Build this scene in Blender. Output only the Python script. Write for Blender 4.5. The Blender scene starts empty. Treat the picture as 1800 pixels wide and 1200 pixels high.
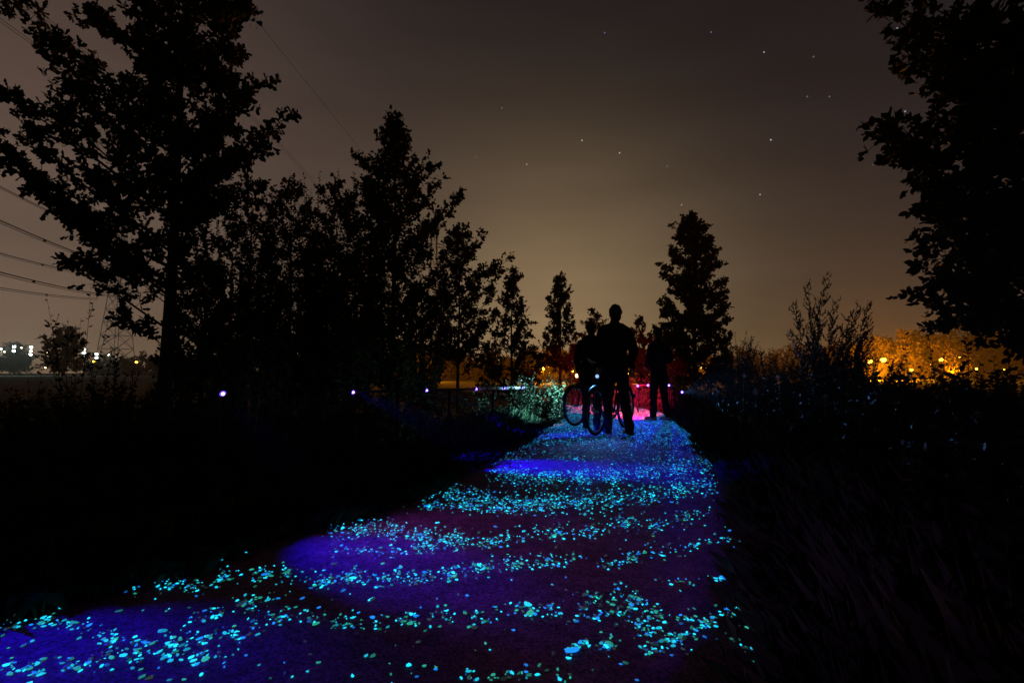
import bpy, bmesh, math, random
import numpy as np
from mathutils import Vector, Matrix

random.seed(7)
RNG = np.random.default_rng(7)
C = bpy.context.scene.collection
S = bpy.context.scene
R = math.radians

# ------------------------------------------------------------------ camera
CAM_H = 0.9
FPX = 850.0            # focal length in pixels of the 1800 px wide photograph
PITCH = math.atan(55 / 850)
cam_d = bpy.data.cameras.new('camera')
cam_d.sensor_width = 36; cam_d.lens = 17.0
cam_d.clip_start = 0.05; cam_d.clip_end = 3000
cam = bpy.data.objects.new('camera', cam_d); C.objects.link(cam)
cam.location = (0, 0, CAM_H); cam.rotation_euler = (math.pi / 2 + PITCH, 0, 0)
S.camera = cam

# ------------------------------------------------------------------ sky
W = bpy.data.worlds.new('World'); S.world = W; W.use_nodes = True
nt = W.node_tree; nt.nodes.clear()
def N(t, **k):
    n = nt.nodes.new(t)
    for a, b in k.items(): setattr(n, a, b)
    return n
def L(a, b): nt.links.new(a, b)
def math_n(op, a, b=None, clamp=False):
    n = N('ShaderNodeMath', operation=op, use_clamp=clamp)
    for i, v in enumerate((a, b)):
        if v is None: continue
        if isinstance(v, (int, float)): n.inputs[i].default_value = v
        else: L(v, n.inputs[i])
    return n.outputs[0]
tc = N('ShaderNodeTexCoord'); dirv = tc.outputs['Generated']
nrm = N('ShaderNodeVectorMath', operation='NORMALIZE'); L(dirv, nrm.inputs[0]); dv = nrm.outputs['Vector']
sep = N('ShaderNodeSeparateXYZ'); L(dv, sep.inputs[0])
elev = sep.outputs['Z']
ramp = N('ShaderNodeValToRGB'); L(elev, ramp.inputs[0])
cr = ramp.color_ramp; cr.interpolation = 'B_SPLINE'
def lin(c): return tuple((v / 255 / 12.92 if v <= 10 else ((v / 255 + .055) / 1.055) ** 2.4) for v in c) + (1,)
stops = [(0.0, (80, 66, 44)), (0.10, (65, 58, 48)), (0.22, (43, 42, 41)), (0.38, (27, 29, 33)), (0.55, (20, 22, 27)), (1.0, (18, 19, 24))]
cr.elements[0].position = stops[0][0]; cr.elements[0].color = lin(stops[0][1])
cr.elements[1].position = stops[1][0]; cr.elements[1].color = lin(stops[1][1])
for p, c in stops[2:]:
    e = cr.elements.new(p); e.color = lin(c)
def lobe(px, py, power, col, strength):
    d = Vector(((px - 900) / FPX, 1, (655 - py) / FPX)).normalized()
    dn = N('ShaderNodeVectorMath', operation='DOT_PRODUCT'); L(dv, dn.inputs[0]); dn.inputs[1].default_value = d
    v = math_n('MAXIMUM', dn.outputs['Value'], 0.0)
    v = math_n('POWER', v, power)
    v = math_n('MULTIPLY', v, strength)
    m = N('ShaderNodeMix', data_type='RGBA', blend_type='MIX'); m.inputs[0].default_value = 1
    m.inputs[7].default_value = lin(col)
    vm = N('ShaderNodeVectorMath', operation='SCALE'); L(m.outputs[2], vm.inputs[0]); L(v, vm.inputs['Scale'])
    return vm.outputs[0]
def add(a, b):
    n = N('ShaderNodeVectorMath', operation='ADD'); L(a, n.inputs[0]); L(b, n.inputs[1]); return n.outputs[0]
glow = add(lobe(965, 615, 19, (156, 130, 92), .76), lobe(-60, 610, 5.5, (160, 127, 106), .37))
# thin low cloud bands, lit from below by the towns
cm = N('ShaderNodeMapping'); L(dv, cm.inputs[0]); cm.inputs['Scale'].default_value = (1.1, 1.1, 7); cm.inputs['Rotation'].default_value = (0, R(9), 0)
cn = N('ShaderNodeTexNoise'); L(cm.outputs[0], cn.inputs[0]); cn.inputs['Scale'].default_value = 2.3; cn.inputs['Detail'].default_value = 4; cn.inputs['Roughness'].default_value = .5
cl = N('ShaderNodeMapRange'); L(cn.outputs[0], cl.inputs[0]); cl.inputs[1].default_value = .3; cl.inputs[2].default_value = .7; cl.inputs[3].default_value = .90; cl.inputs[4].default_value = 1.10
base = add(ramp.outputs[0], glow)
sc = N('ShaderNodeVectorMath', operation='SCALE'); L(base, sc.inputs[0]); L(cl.outputs[0], sc.inputs['Scale'])
total = sc.outputs[0]
# stars
for px, py, b, col in [(1023, 247, 1.0, (.8, .9, 1)), (1089, 269, .9, (.85, .95, 1)), (1355, 246, 1.1, (.8, 1, .95)), (926, 289, .6, (.8, .9, 1)),
                       (1336, 342, .8, (.6, .9, 1)), (1343, 92, .6, (.8, .95, 1)), (1173, 292, .3, (.5, .9, 1)), (1198, 360, .5, (.9, .95, 1)),
                       (1063, 58, .5, (.3, .5, 1)), (1250, 57, .5, (.3, .5, 1)), (1591, 196, .6, (.9, .9, 1)), (1577, 50, .4, (.8, .9, 1)),
                       (1535, 289, .3, (.6, 1, .9)), (882, 190, .25, (.8, .9, 1)), (1458, 170, .25, (.8, .9, 1)), (836, 276, .3, (.9, .9, .9)),
                       (1430, 100, .25, (.8, .9, .9)), (1419, 170, .25, (.8, .9, .9))]:
    # pixel -> direction through the pitched camera
    d = Vector(((px - 900) / FPX, 1, (600 - py) / FPX)); d.rotate(Matrix.Rotation(PITCH, 3, 'X')); d.normalize()
    dn = N('ShaderNodeVectorMath', operation='DISTANCE'); L(dv, dn.inputs[0]); dn.inputs[1].default_value = d
    lt = math_n('LESS_THAN', dn.outputs['Value'], 0.00115)
    lt = math_n('MULTIPLY', lt, b * .6)
    vm = N('ShaderNodeVectorMath', operation='SCALE'); vm.inputs[0].default_value = col; L(lt, vm.inputs['Scale'])
    total = add(total, vm.outputs[0])
# faint physical sky (sun far below the horizon) under the town glow
sky = N('ShaderNodeTexSky', sky_type='NISHITA'); sky.sun_disc = False; sky.sun_elevation = R(-9); sky.sun_rotation = R(-60)
sb = N('ShaderNodeBackground'); L(sky.outputs[0], sb.inputs[0]); sb.inputs[1].default_value = .05
bg = N('ShaderNodeBackground'); L(total, bg.inputs[0]); bg.inputs[1].default_value = 1.0
ads = N('ShaderNodeAddShader'); L(sb.outputs[0], ads.inputs[0]); L(bg.outputs[0], ads.inputs[1])
wo = N('ShaderNodeOutputWorld'); L(ads.outputs[0], wo.inputs[0])

S.view_settings.view_transform = 'Standard'; S.view_settings.look = 'None'
S.view_settings.exposure = 0; S.view_settings.gamma = 1; S.view_settings.use_curve_mapping = False
S.cycles.use_denoising = True
S.cycles.max_bounces = 5; S.cycles.volume_bounces = 0
S.cycles.sample_clamp_indirect = 3
HAZE_DENSITY = 0.0006

# ------------------------------------------------------------------ helpers
def at(px, py, Y):
    """point at depth Y (metres along +Y) seen at pixel px,py of the photograph"""
    d = Vector(((px - 900) / FPX, 1, (600 - py) / FPX)); d.rotate(Matrix.Rotation(PITCH, 3, 'X'))
    k = Y / d.y
    return Vector((d.x * k, Y, CAM_H + d.z * k))
def at_z(px, py, z=0.0):
    d = Vector(((px - 900) / FPX, 1, (600 - py) / FPX)); d.rotate(Matrix.Rotation(PITCH, 3, 'X'))
    k = (z - CAM_H) / d.z
    return Vector((d.x * k, d.y * k, z))

class MB:
    def __init__(self): self.v = []; self.f = {}; self.n = 0
    def add(self, verts, faces):
        verts = np.asarray(verts, dtype=np.float64).reshape(-1, 3)
        by = {}
        if isinstance(faces, np.ndarray): by[faces.shape[1]] = faces
        else:
            for f in faces: by.setdefault(len(f), []).append(f)
        for k, a in by.items(): self.f.setdefault(k, []).append(np.asarray(a, dtype=np.int64) + self.n)
        self.v.append(verts); self.n += len(verts)
    def mesh(self, name):
        me = bpy.data.meshes.new(name)
        if not self.v: return me
        V = np.concatenate(self.v)
        me.vertices.add(len(V)); me.vertices.foreach_set('co', V.astype(np.float32).ravel())
        loops = []; starts = []; tot = []; s = 0
        for k, lst in self.f.items():
            a = np.concatenate(lst); loops.append(a.ravel())
            starts.append(s + np.arange(len(a)) * k); tot.append(np.full(len(a), k)); s += a.size
        loops = np.concatenate(loops)
        me.loops.add(len(loops)); me.loops.foreach_set('vertex_index', loops.astype(np.int32))
        st = np.concatenate(starts); me.polygons.add(len(st)); me.polygons.foreach_set('loop_start', st.astype(np.int32))
        me.update(calc_edges=True); me.validate()
        return me
    def build(self, name, mat, parent=None, smooth=False):
        me = self.mesh(name)
        if smooth: me.polygons.foreach_set('use_smooth', np.ones(len(me.polygons), dtype=bool))
        o = bpy.data.objects.new(name, me); C.objects.link(o)
        if mat: me.materials.append(mat)
        if parent: o.parent = parent
        return o
    # --- shapes
    def box(self, c, s, rot=None):
        c = np.array(c); s = np.array(s) / 2
        v = np.array([[x, y, z] for x in (-1, 1) for y in (-1, 1) for z in (-1, 1)]) * s
        if rot is not None: v = v @ np.array(rot).T
        self.add(v + c, [(0, 1, 3, 2), (4, 6, 7, 5), (0, 4, 5, 1), (2, 3, 7, 6), (0, 2, 6, 4), (1, 5, 7, 3)])
    def tube(self, pts, rad, n=6, cap=True):
        pts = np.asarray(pts, float); m = len(pts)
        rad = np.broadcast_to(np.asarray(rad, float), (m,))
        t = np.gradient(pts, axis=0); t /= np.linalg.norm(t, axis=1)[:, None] + 1e-9
        ref = np.array([0, 0, 1.0]) if abs(t[:, 2]).mean() < .8 else np.array([1.0, 0, 0])
        u = np.cross(t, ref); u /= np.linalg.norm(u, axis=1)[:, None] + 1e-9
        w = np.cross(t, u)
        a = np.arange(n) * 2 * np.pi / n
        ring = pts[:, None] + rad[:, None, None] * (np.cos(a)[None, :, None] * u[:, None] + np.sin(a)[None, :, None] * w[:, None])
        i = np.arange(m - 1)[:, None] * n; j = np.arange(n)[None]; k = (j + 1) % n
        f = np.stack([i + j, i + k, i + n + k, i + n + j], -1).reshape(-1, 4)
        base = self.n
        self.add(ring.reshape(-1, 3), f)
        if cap:
            for q in (0, m - 1):
                idx = np.arange(n) + q * n + base - self.n
                self.f.setdefault(n, []).append((idx if q else idx[::-1])[None] + self.n)
    def ellipsoid(self, c, r, n=12, m=8, rot=None):
        th = np.linspace(0, np.pi, m + 1)[1:-1]; a = np.arange(n) * 2 * np.pi / n
        v = [[0, 0, 1]] + [[math.sin(t) * math.cos(b), math.sin(t) * math.sin(b), math.cos(t)] for t in th for b in a] + [[0, 0, -1]]
        v = np.array(v) * np.array(r)
        if rot is not None: v = v @ np.array(rot).T
        f = []
        for j in range(n): f.append((0, 1 + j, 1 + (j + 1) % n))
        for i in range(m - 2):
            for j in range(n):
                p = 1 + i * n; f.append((p + j, p + n + j, p + n + (j + 1) % n, p + (j + 1) % n))
        p = 1 + (m - 2) * n
        for j in range(n): f.append((p + j, p + n, p + (j + 1) % n))
        self.add(v + np.array(c), f)
    def capsule(self, p0, p1, r0, r1, n=10):
        p0 = np.array(p0, float); p1 = np.array(p1, float); d = p1 - p0; l = np.linalg.norm(d); d /= l
        pts = []; rad = []
        for t in (-1, -.92, -.7, -.38, 0): pts.append(p0 + d * r0 * t); rad.append(max(r0 * math.sqrt(max(0, 1 - t * t)), r0 * .02))
        for t in (0, .38, .7, .92, 1): pts.append(p1 + d * r1 * t); rad.append(max(r1 * math.sqrt(max(0, 1 - t * t)), r1 * .02))
        self.tube(pts, rad, n)
    def torus(self, c, Rr, r, axis='y', n=32, m=8, arc=(0, 2 * math.pi)):
        full = abs(arc[1] - arc[0] - 2 * math.pi) < 1e-6
        a = np.linspace(arc[0], arc[1], n + 1)
        P = np.stack([np.cos(a) * Rr, np.zeros_like(a), np.sin(a) * Rr], 1) + np.array(c)
        if full: # close it
            a = a[:-1]
            b = np.arange(m) * 2 * np.pi / m
            rr = Rr + r * np.cos(b)[None]
            V = np.stack([np.cos(a)[:, None] * rr, np.broadcast_to(r * np.sin(b)[None], (n, m)), np.sin(a)[:, None] * rr], -1)
            i = np.arange(n)[:, None]; j = np.arange(m)[None]; i2 = (i + 1) % n; j2 = (j + 1) % m
            f = np.stack([i * m + j, i2 * m + j, i2 * m + j2, i * m + j2], -1).reshape(-1, 4)
            self.add(V.reshape(-1, 3) + np.array(c), f)
        else: self.tube(P, r, m)

def tag(o, label=None, cat=None, group=None, kind=None):
    if label: o['label'] = label
    if cat: o['category'] = cat
    if group: o['group'] = group
    if kind: o['kind'] = kind
    return o
def empty(name, loc, label, cat, group=None, rz=0):
    o = bpy.data.objects.new(name, None); C.objects.link(o); o.location = loc; o.rotation_euler = (0, 0, rz)
    o.empty_display_size = .1
    return tag(o, label, cat, group)
def unit(v): return v / (np.linalg.norm(v, axis=-1, keepdims=True) + 1e-9)

# ------------------------------------------------------------------ materials
def mat(name, col, rough=.7, metal=0.0, var=0.0, vscale=8.0, bump=0.0, bscale=60.0, island=0.0, spec=.3):
    m = bpy.data.materials.new(name); m.use_nodes = True
    t = m.node_tree; b = t.nodes['Principled BSDF']
    b.inputs['Base Color'].default_value = (*col, 1); b.inputs['Roughness'].default_value = rough; b.inputs['Metallic'].default_value = metal
    b.inputs['Specular IOR Level'].default_value = spec
    src = None
    if island or var:
        geo = t.nodes.new('ShaderNodeNewGeometry'); tx = t.nodes.new('ShaderNodeTexCoord')
        nz = t.nodes.new('ShaderNodeTexNoise'); nz.inputs['Scale'].default_value = vscale; nz.inputs['Detail'].default_value = 5
        t.links.new(tx.outputs['Object'], nz.inputs[0])
        mr = t.nodes.new('ShaderNodeMapRange'); mr.inputs[3].default_value = 1 - var; mr.inputs[4].default_value = 1 + var; mr.inputs[1].default_value = .3; mr.inputs[2].default_value = .7
        t.links.new(nz.outputs[0], mr.inputs[0])
        mi = t.nodes.new('ShaderNodeMapRange'); mi.inputs[3].default_value = 1 - island; mi.inputs[4].default_value = 1 + island
        t.links.new(geo.outputs['Random Per Island'], mi.inputs[0])
        mm = t.nodes.new('ShaderNodeMath'); mm.operation = 'MULTIPLY'; t.links.new(mr.outputs[0], mm.inputs[0]); t.links.new(mi.outputs[0], mm.inputs[1])
        sc_ = t.nodes.new('ShaderNodeVectorMath'); sc_.operation = 'SCALE'; sc_.inputs[0].default_value = col; t.links.new(mm.outputs[0], sc_.inputs['Scale'])
        t.links.new(sc_.outputs[0], b.inputs['Base Color'])
    if bump:
        tx = t.nodes.new('ShaderNodeTexCoord'); nz = t.nodes.new('ShaderNodeTexNoise'); nz.inputs['Scale'].default_value = bscale; nz.inputs['Detail'].default_value = 4
        bp = t.nodes.new('ShaderNodeBump'); bp.inputs['Strength'].default_value = bump; bp.inputs['Distance'].default_value = .01
        t.links.new(tx.outputs['Object'], nz.inputs[0]); t.links.new(nz.outputs[0], bp.inputs['Height']); t.links.new(bp.outputs[0], b.inputs['Normal'])
    return m
def glow_mat(name, col, strength, base=(.1, .1, .1), island=0.0, sampling='AUTO'):
    m = mat(name, base, .5)
    t = m.node_tree; b = t.nodes['Principled BSDF']
    b.inputs['Emission Color'].default_value = (*col, 1); b.inputs['Emission Strength'].default_value = strength
    if island:
        geo = t.nodes.new('ShaderNodeNewGeometry'); oi = t.nodes.new('ShaderNodeObjectInfo')
        a = t.nodes.new('ShaderNodeMath'); a.operation = 'ADD'; t.links.new(geo.outputs['Random Per Island'], a.inputs[0]); t.links.new(oi.outputs['Random'], a.inputs[1])
        fr = t.nodes.new('ShaderNodeMath'); fr.operation = 'FRACT'; t.links.new(a.outputs[0], fr.inputs[0])
        mr = t.nodes.new('ShaderNodeMapRange'); mr.inputs[3].default_value = strength * (1 - island); mr.inputs[4].default_value = strength * (1 + island)
        t.links.new(fr.outputs[0], mr.inputs[0]); t.links.new(mr.outputs[0], b.inputs['Emission Strength'])
    m.cycles.emission_sampling = sampling
    return m
M = {}
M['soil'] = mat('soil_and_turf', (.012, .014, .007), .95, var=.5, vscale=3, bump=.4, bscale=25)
M['asphalt'] = mat('red_brown_asphalt', (.22, .088, .13), .8, var=.22, vscale=2.2, bump=.5, bscale=220, spec=.25)
def asphalt():
    m = mat('red_brown_asphalt', (.27, .085, .17), .75, bump=.9, bscale=260, spec=.3); t = m.node_tree; b = t.nodes['Principled BSDF']
    tx = t.nodes.new('ShaderNodeTexCoord')
    def nz(sc, det, lo, hi):
        n = t.nodes.new('ShaderNodeTexNoise'); n.inputs['Scale'].default_value = sc; n.inputs['Detail'].default_value = det; t.links.new(tx.outputs['Object'], n.inputs[0])
        r = t.nodes.new('ShaderNodeMapRange'); r.inputs[1].default_value = .33; r.inputs[2].default_value = .67; r.inputs[3].default_value = lo; r.inputs[4].default_value = hi; t.links.new(n.outputs[0], r.inputs[0]); return r.outputs[0]
    vo = t.nodes.new('ShaderNodeTexVoronoi'); vo.inputs['Scale'].default_value = 130; t.links.new(tx.outputs['Object'], vo.inputs[0])
    sp = t.nodes.new('ShaderNodeSeparateColor'); t.links.new(vo.outputs['Color'], sp.inputs[0])
    vr = t.nodes.new('ShaderNodeMapRange'); vr.inputs[3].default_value = .35; vr.inputs[4].default_value = 1.75; t.links.new(sp.outputs[0], vr.inputs[0])
    v = vr.outputs[0]
    for o in (nz(2.0, 5, .7, 1.25), nz(14, 4, .72, 1.28)):
        q = t.nodes.new('ShaderNodeMath'); q.operation = 'MULTIPLY'; t.links.new(v, q.inputs[0]); t.links.new(o, q.inputs[1]); v = q.outputs[0]
    sc_ = t.nodes.new('ShaderNodeVectorMath'); sc_.operation = 'SCALE'; sc_.inputs[0].default_value = (.27, .085, .17); t.links.new(v, sc_.inputs['Scale']); t.links.new(sc_.outputs[0], b.inputs['Base Color'])
    return m
M['asphalt'] = asphalt()
M['grass'] = mat('grass_blade', (.030, .042, .014), .7, island=.5)
M['bush_leaf'] = mat('bush_leaf', (.07, .13, .06), .5, island=.7)
M['leaf'] = mat('oak_leaf', (.020, .030, .010), .7, island=.5, spec=.15)
M['leaf2'] = mat('willow_leaf', (.026, .036, .014), .7, island=.5, spec=.15)
M['weed'] = mat('weed_leaf', (.018, .024, .010), .8, island=.5, spec=.15)
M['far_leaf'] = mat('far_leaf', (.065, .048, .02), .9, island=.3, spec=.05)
M['bark'] = mat('bark', (.018, .014, .011), .9, var=.4, vscale=12, bump=.6, bscale=30)
M['pale_stem'] = mat('pale_stem', (.22, .2, .16), .8, var=.2)
M['seed'] = mat('seed_fluff', (.45, .45, .42), .9, island=.3)
M['steel'] = mat('galvanised_steel', (.30, .31, .33), .5, .6, var=.2, vscale=20)
M['rail_metal'] = mat('weathered_rail_paint', (.05, .05, .055), .5, .2, var=.4, vscale=9)
M['post_metal'] = mat('black_post_paint', (.006, .006, .007), .8)
M['pylon'] = mat('pylon_steel', (.10, .10, .10), .7, .3)
M['cable'] = mat('cable_aluminium', (.05, .05, .05), .6, .4)
M['white_strip'] = mat('white_reflective_strip', (.80, .82, .85), .35)
M['black_metal'] = mat('black_paint_metal', (.02, .02, .022), .45, var=.2)
M['chrome'] = mat('chrome', (.62, .64, .66), .28, .9)
M['rubber'] = mat('tyre_rubber', (.018, .018, .018), .8)
M['leather'] = mat('black_vinyl', (.02, .018, .017), .5)
M['cloth_black'] = mat('black_jacket_cloth', (.010, .010, .012), .85, var=.3, vscale=14, bump=.3, bscale=18, spec=.1)
M['cloth_navy'] = mat('navy_jacket_cloth', (.018, .02, .045), .85, var=.3, vscale=14, bump=.3, bscale=18, spec=.1)
M['cloth_grey'] = mat('charcoal_coat_cloth', (.016, .016, .018), .85, var=.3, vscale=14, bump=.3, bscale=18, spec=.1)
M['denim'] = mat('dark_denim', (.012, .014, .024), .85, var=.3, vscale=20, bump=.25, bscale=25, spec=.1)
M['skin'] = mat('skin', (.42, .27, .20), .55)
M['hair'] = mat('dark_hair', (.015, .011, .009), .6, bump=.5, bscale=90)
M['shoe'] = mat('shoe_leather', (.018, .017, .017), .5)
M['shoe_pale'] = mat('pale_trainer', (.35, .36, .38), .6)
M['wall'] = mat('house_wall', (.20, .15, .12), .9, var=.2)
M['roof'] = mat('house_roof', (.06, .045, .04), .9, var=.2)
M['g_cyan'] = glow_mat('glow_cyan', (.010, .68, .98), 1.0, (.3, .4, .4), .8)
M['g_blue'] = glow_mat('glow_blue', (.005, .22, .90), .85, (.3, .4, .4), .8)
M['g_green'] = glow_mat('glow_green', (.02, .42, .30), .6, (.3, .4, .35), .8)
M['g_dim'] = glow_mat('glow_spent', (.06, .12, .11), .22, (.3, .33, .33), .7)
M['led'] = glow_mat('blue_led', (.35, .18, 1), 9)
M['led_ring'] = glow_mat('blue_led_ring', (.10, .04, 1), 2.5)
M['bikelamp'] = glow_mat('bike_lamp_white', (.35, .6, 1), 1.1)
M['bikelamp_orange'] = glow_mat('bike_lamp_orange', (1, .5, .14), 22)
M['tail'] = glow_mat('tail_lamp_red', (1, .02, .05), 5)
M['sodium'] = glow_mat('sodium_lamp', (1, .45, .03), 14)
M['flood'] = glow_mat('floodlight_lamp', (.85, 1, .95), 12)
M['flood_warm'] = glow_mat('floodlight_lamp_warm', (1, .75, .4), 6)
M['window_lit'] = glow_mat('lit_window', (1, .55, .1), 2.0)

def lamp(name, kind, loc, col, power, parent=None, target=None, size=.03, cone=60, blend=.6):
    d = bpy.data.lights.new(name, kind); d.color = col; d.energy = power; d.shadow_soft_size = size
    o = bpy.data.objects.new(name, d); C.objects.link(o); o.location = loc
    if kind == 'SPOT':
        d.spot_size = R(cone); d.spot_blend = blend
        o.rotation_euler = (Vector(target) - Vector(loc)).to_track_quat('-Z', 'Y').to_euler()
    if parent:
        o.parent = parent; o.matrix_parent_inverse = Matrix.Translation(-Vector(parent.location)) if parent.type == 'EMPTY' else Matrix()
    return o

# ------------------------------------------------------------------ path line and ground
CL = np.array([(-4.6, -2.6), (-2.7, -.75), (-1.55, .45), (-.78, 1.4), (-.05, 2.5), (.45, 3.6), (.88, 4.95), (1.48, 7.2), (1.86, 8.8), (2.15, 10.4), (2.25, 12), (2.0, 14), (1.2, 17), (-.6, 21), (-3.5, 26)], float)
def spline(P, n=220):
    P = np.vstack([2 * P[0] - P[1], P, 2 * P[-1] - P[-2]]); out = []
    for i in range(1, len(P) - 2):
        t = np.linspace(0, 1, n // (len(P) - 3), endpoint=False)[:, None]
        a, b, c, d = P[i - 1], P[i], P[i + 1], P[i + 2]
        out.append(.5 * (2 * b + (c - a) * t + (2 * a - 5 * b + 4 * c - d) * t ** 2 + (3 * b - a - 3 * c + d) * t ** 3))
    return np.vstack(out + [P[-2][None]])
PC = spline(CL); PT = unit(np.gradient(PC, axis=0)); PN = np.stack([PT[:, 1], -PT[:, 0]], 1)   # PN points to the right of travel
HALF = 1.2
def path_dist(x, y):
    """signed distance from the path centre line (+ = right)"""
    q = np.stack([np.ravel(x), np.ravel(y)], 1)
    d = np.linalg.norm(q[:, None] - PC[None], axis=2); i = d.argmin(1)
    s = np.sign(((q - PC[i]) * PN[i]).sum(1))
    return (d[np.arange(len(q)), i] * s).reshape(np.shape(x))
def ground_h(x, y):
    x = np.asarray(x, float); y = np.asarray(y, float)
    d = path_dist(x, y)
    far = np.clip((np.hypot(x, y) - 30) / 40, 0, 1)
    left = np.clip((-d - HALF - .25) / 1.6, 0, 1); left = left * left * (3 - 2 * left)
    right = np.clip((d - HALF - .2) / 1.2, 0, 1); right = right * right * (3 - 2 * right)
    h = -.012 - .22 * left - .05 * right + .05 * (left + right) * np.sin(x * 1.7 + y * .6) * np.cos(y * 1.3 - x * .4)
    return h * (1 - far) - .25 * far
def gz(x, y): return float(ground_h(np.array([x]), np.array([y]))[0])

ax = np.concatenate([[-900, -400, -200, -100, -60, -40, -28], np.arange(-20, 20.1, .4), [28, 40, 60, 100, 200, 400, 900]])
ay = np.concatenate([[-200, -80, -30, -12], np.arange(-6, 30.1, .4), [40, 60, 100, 200, 400, 800, 1600]])
gx, gy = np.meshgrid(ax, ay); gzv = ground_h(gx, gy)
mb = MB(); n1 = len(ax); ii = np.arange(len(ay) - 1)[:, None] * n1 + np.arange(n1 - 1)[None]
mb.add(np.stack([gx, gy, gzv], -1).reshape(-1, 3), np.stack([ii, ii + 1, ii + n1 + 1, ii + n1], -1).reshape(-1, 4))
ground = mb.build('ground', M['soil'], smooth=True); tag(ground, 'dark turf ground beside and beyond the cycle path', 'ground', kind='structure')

# path slab: a crowned ribbon with worn, slightly ragged edges
mb = MB(); K = 9; offs = np.linspace(-1, 1, K)
wl = HALF + .05 * np.sin(np.arange(len(PC)) * .9) * .4 + RNG.normal(0, .012, len(PC)); wr = HALF + RNG.normal(0, .012, len(PC))
V = []
for o in offs:
    w = np.where(o < 0, wl, wr) * o
    p = PC + PN * w[:, None]
    V.append(np.column_stack([p, np.full(len(PC), .018 * (1 - o * o))]))
for o, w in ((-1, wl), (1, wr)):
    p = PC + PN * ((w + .01) * o)[:, None]; V.append(np.column_stack([p, np.full(len(PC), -.06)]))
V = np.array([V[-2]] + V[:-2] + [V[-1]]); m = len(PC); V = V.transpose(1, 0, 2).reshape(-1, 3); Kt = K + 2
ii = np.arange(m - 1)[:, None] * Kt + np.arange(Kt - 1)[None]
mb.add(V, np.stack([ii, ii + 1, ii + Kt + 1, ii + Kt], -1).reshape(-1, 4))
path = mb.build('cycle_path', M['asphalt'], smooth=True); tag(path, 'red brown asphalt cycle path strewn with glowing stones', 'path', kind='structure')

# ------------------------------------------------------------------ glowing stones in the path
def stone_variants(n=8):
    out = []
    for k in range(n):
        bm = bmesh.new(); bmesh.ops.create_icosphere(bm, subdivisions=1, radius=1)
        rs = random.Random(k)
        for v in bm.verts:
            v.co *= rs.uniform(.55, 1.3)
        v = np.array([p.co for p in bm.verts]) * np.array([1, rs.uniform(.42, .8), .45])
        f = np.array([[q.index for q in t.verts] for t in bm.faces]); bm.free(); out.append((v, f))
    return out
SV = stone_variants()
bands = [  # pixel polylines of the drifts of stones, spread in px, count, share of green ones
    ([(0, 1100), (70, 1085), (130, 1098), (210, 1130), (300, 1130), (380, 1118), (450, 1112)], 15, 95, .3),
    ([(0, 1165), (60, 1178), (190, 1158), (290, 1150), (340, 1160), (400, 1158)], 13, 60, .25),
    ([(430, 1100), (520, 1080), (600, 1095), (660, 1100), (720, 1090), (815, 1085), (860, 1095)], 14, 85, .45),
    ([(860, 1090), (900, 1070), (960, 1075), (1050, 1075), (1100, 1085), (1150, 1110), (1180, 1135)], 13, 75, .4),
    ([(215, 1025), (270, 1020), (350, 1032), (410, 1008), (500, 1008), (560, 1022), (640, 1020)], 12, 130, .3),
    ([(480, 1050), (400, 1070), (330, 1090)], 14, 36, .5),
    ([(600, 1005), (660, 1018), (720, 1020), (800, 1008), (880, 996), (940, 990), (1010, 985)], 11, 165, .35),
    ([(1060, 992), (1100, 986), (1150, 968), (1200, 962), (1258, 950)], 9, 60, .3),
    ([(590, 935), (660, 925), (740, 945), (800, 950)], 15, 190, .15),
    ([(800, 948), (880, 955), (960, 932), (1020, 940), (1080, 922), (1150, 925), (1240, 898)], 13, 190, .25),
    ([(590, 965), (700, 975), (860, 955)], 9, 60, .3),
    ([(1090, 1028), (1112, 1046), (1132, 1060), (1142, 1082), (1120, 1100)], 9, 36, .3),
    ([(1305, 1062), (1262, 1080), (1222, 1104), (1180, 1125), (1130, 1140)], 9, 55, .35),
    ([(1000, 1045), (1090, 1060), (1160, 1075), (1230, 1090)], 15, 48, .6),
    ([(1000, 1155), (1010, 1130), (1062, 1135), (1090, 1120)], 9, 24, .4),
    ([(1160, 1022), (1200, 1018), (1240, 1012), (1275, 1016)], 5, 12, .3),
    ([(1270, 942), (1300, 950), (1330, 965)], 5, 14, .4),
    ([(820, 1192), (880, 1190), (940, 1188), (1000, 1186)], 10, 18, .6),
    ([(1290, 1120), (1330, 1135), (1340, 1170)], 12, 10, .9),
    ([(760, 862), (860, 880), (1000, 888), (1130, 872), (1255, 850)], 17, 560, .12),
    ([(740, 885), (900, 895), (1000, 872)], 10, 150, .12),
    ([(870, 832), (960, 838), (1060, 838), (1160, 826), (1255, 812)], 14, 620, .05),
]
pts = []
for poly, spread, cnt, green in bands:
    cnt = int(cnt * 2.0)
    P = np.array(poly, float); seg = np.linalg.norm(np.diff(P, axis=0), axis=1); cum = np.r_[0, np.cumsum(seg)]
    t = RNG.random(cnt) * cum[-1]
    # clump along the drift
    t = np.clip(t + 9 * np.sin(t * .11 + len(pts)), 0, cum[-1])
    x = np.interp(t, cum, P[:, 0]) + RNG.normal(0, 9, cnt); y = np.interp(t, cum, P[:, 1]) + RNG.normal(0, spread * .62, cnt)
    for a, b in zip(x, y):
        if b > 715 and b < 1215:
            p = at_z(a, b, .012); pts.append((p.x, p.y, green))
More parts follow.
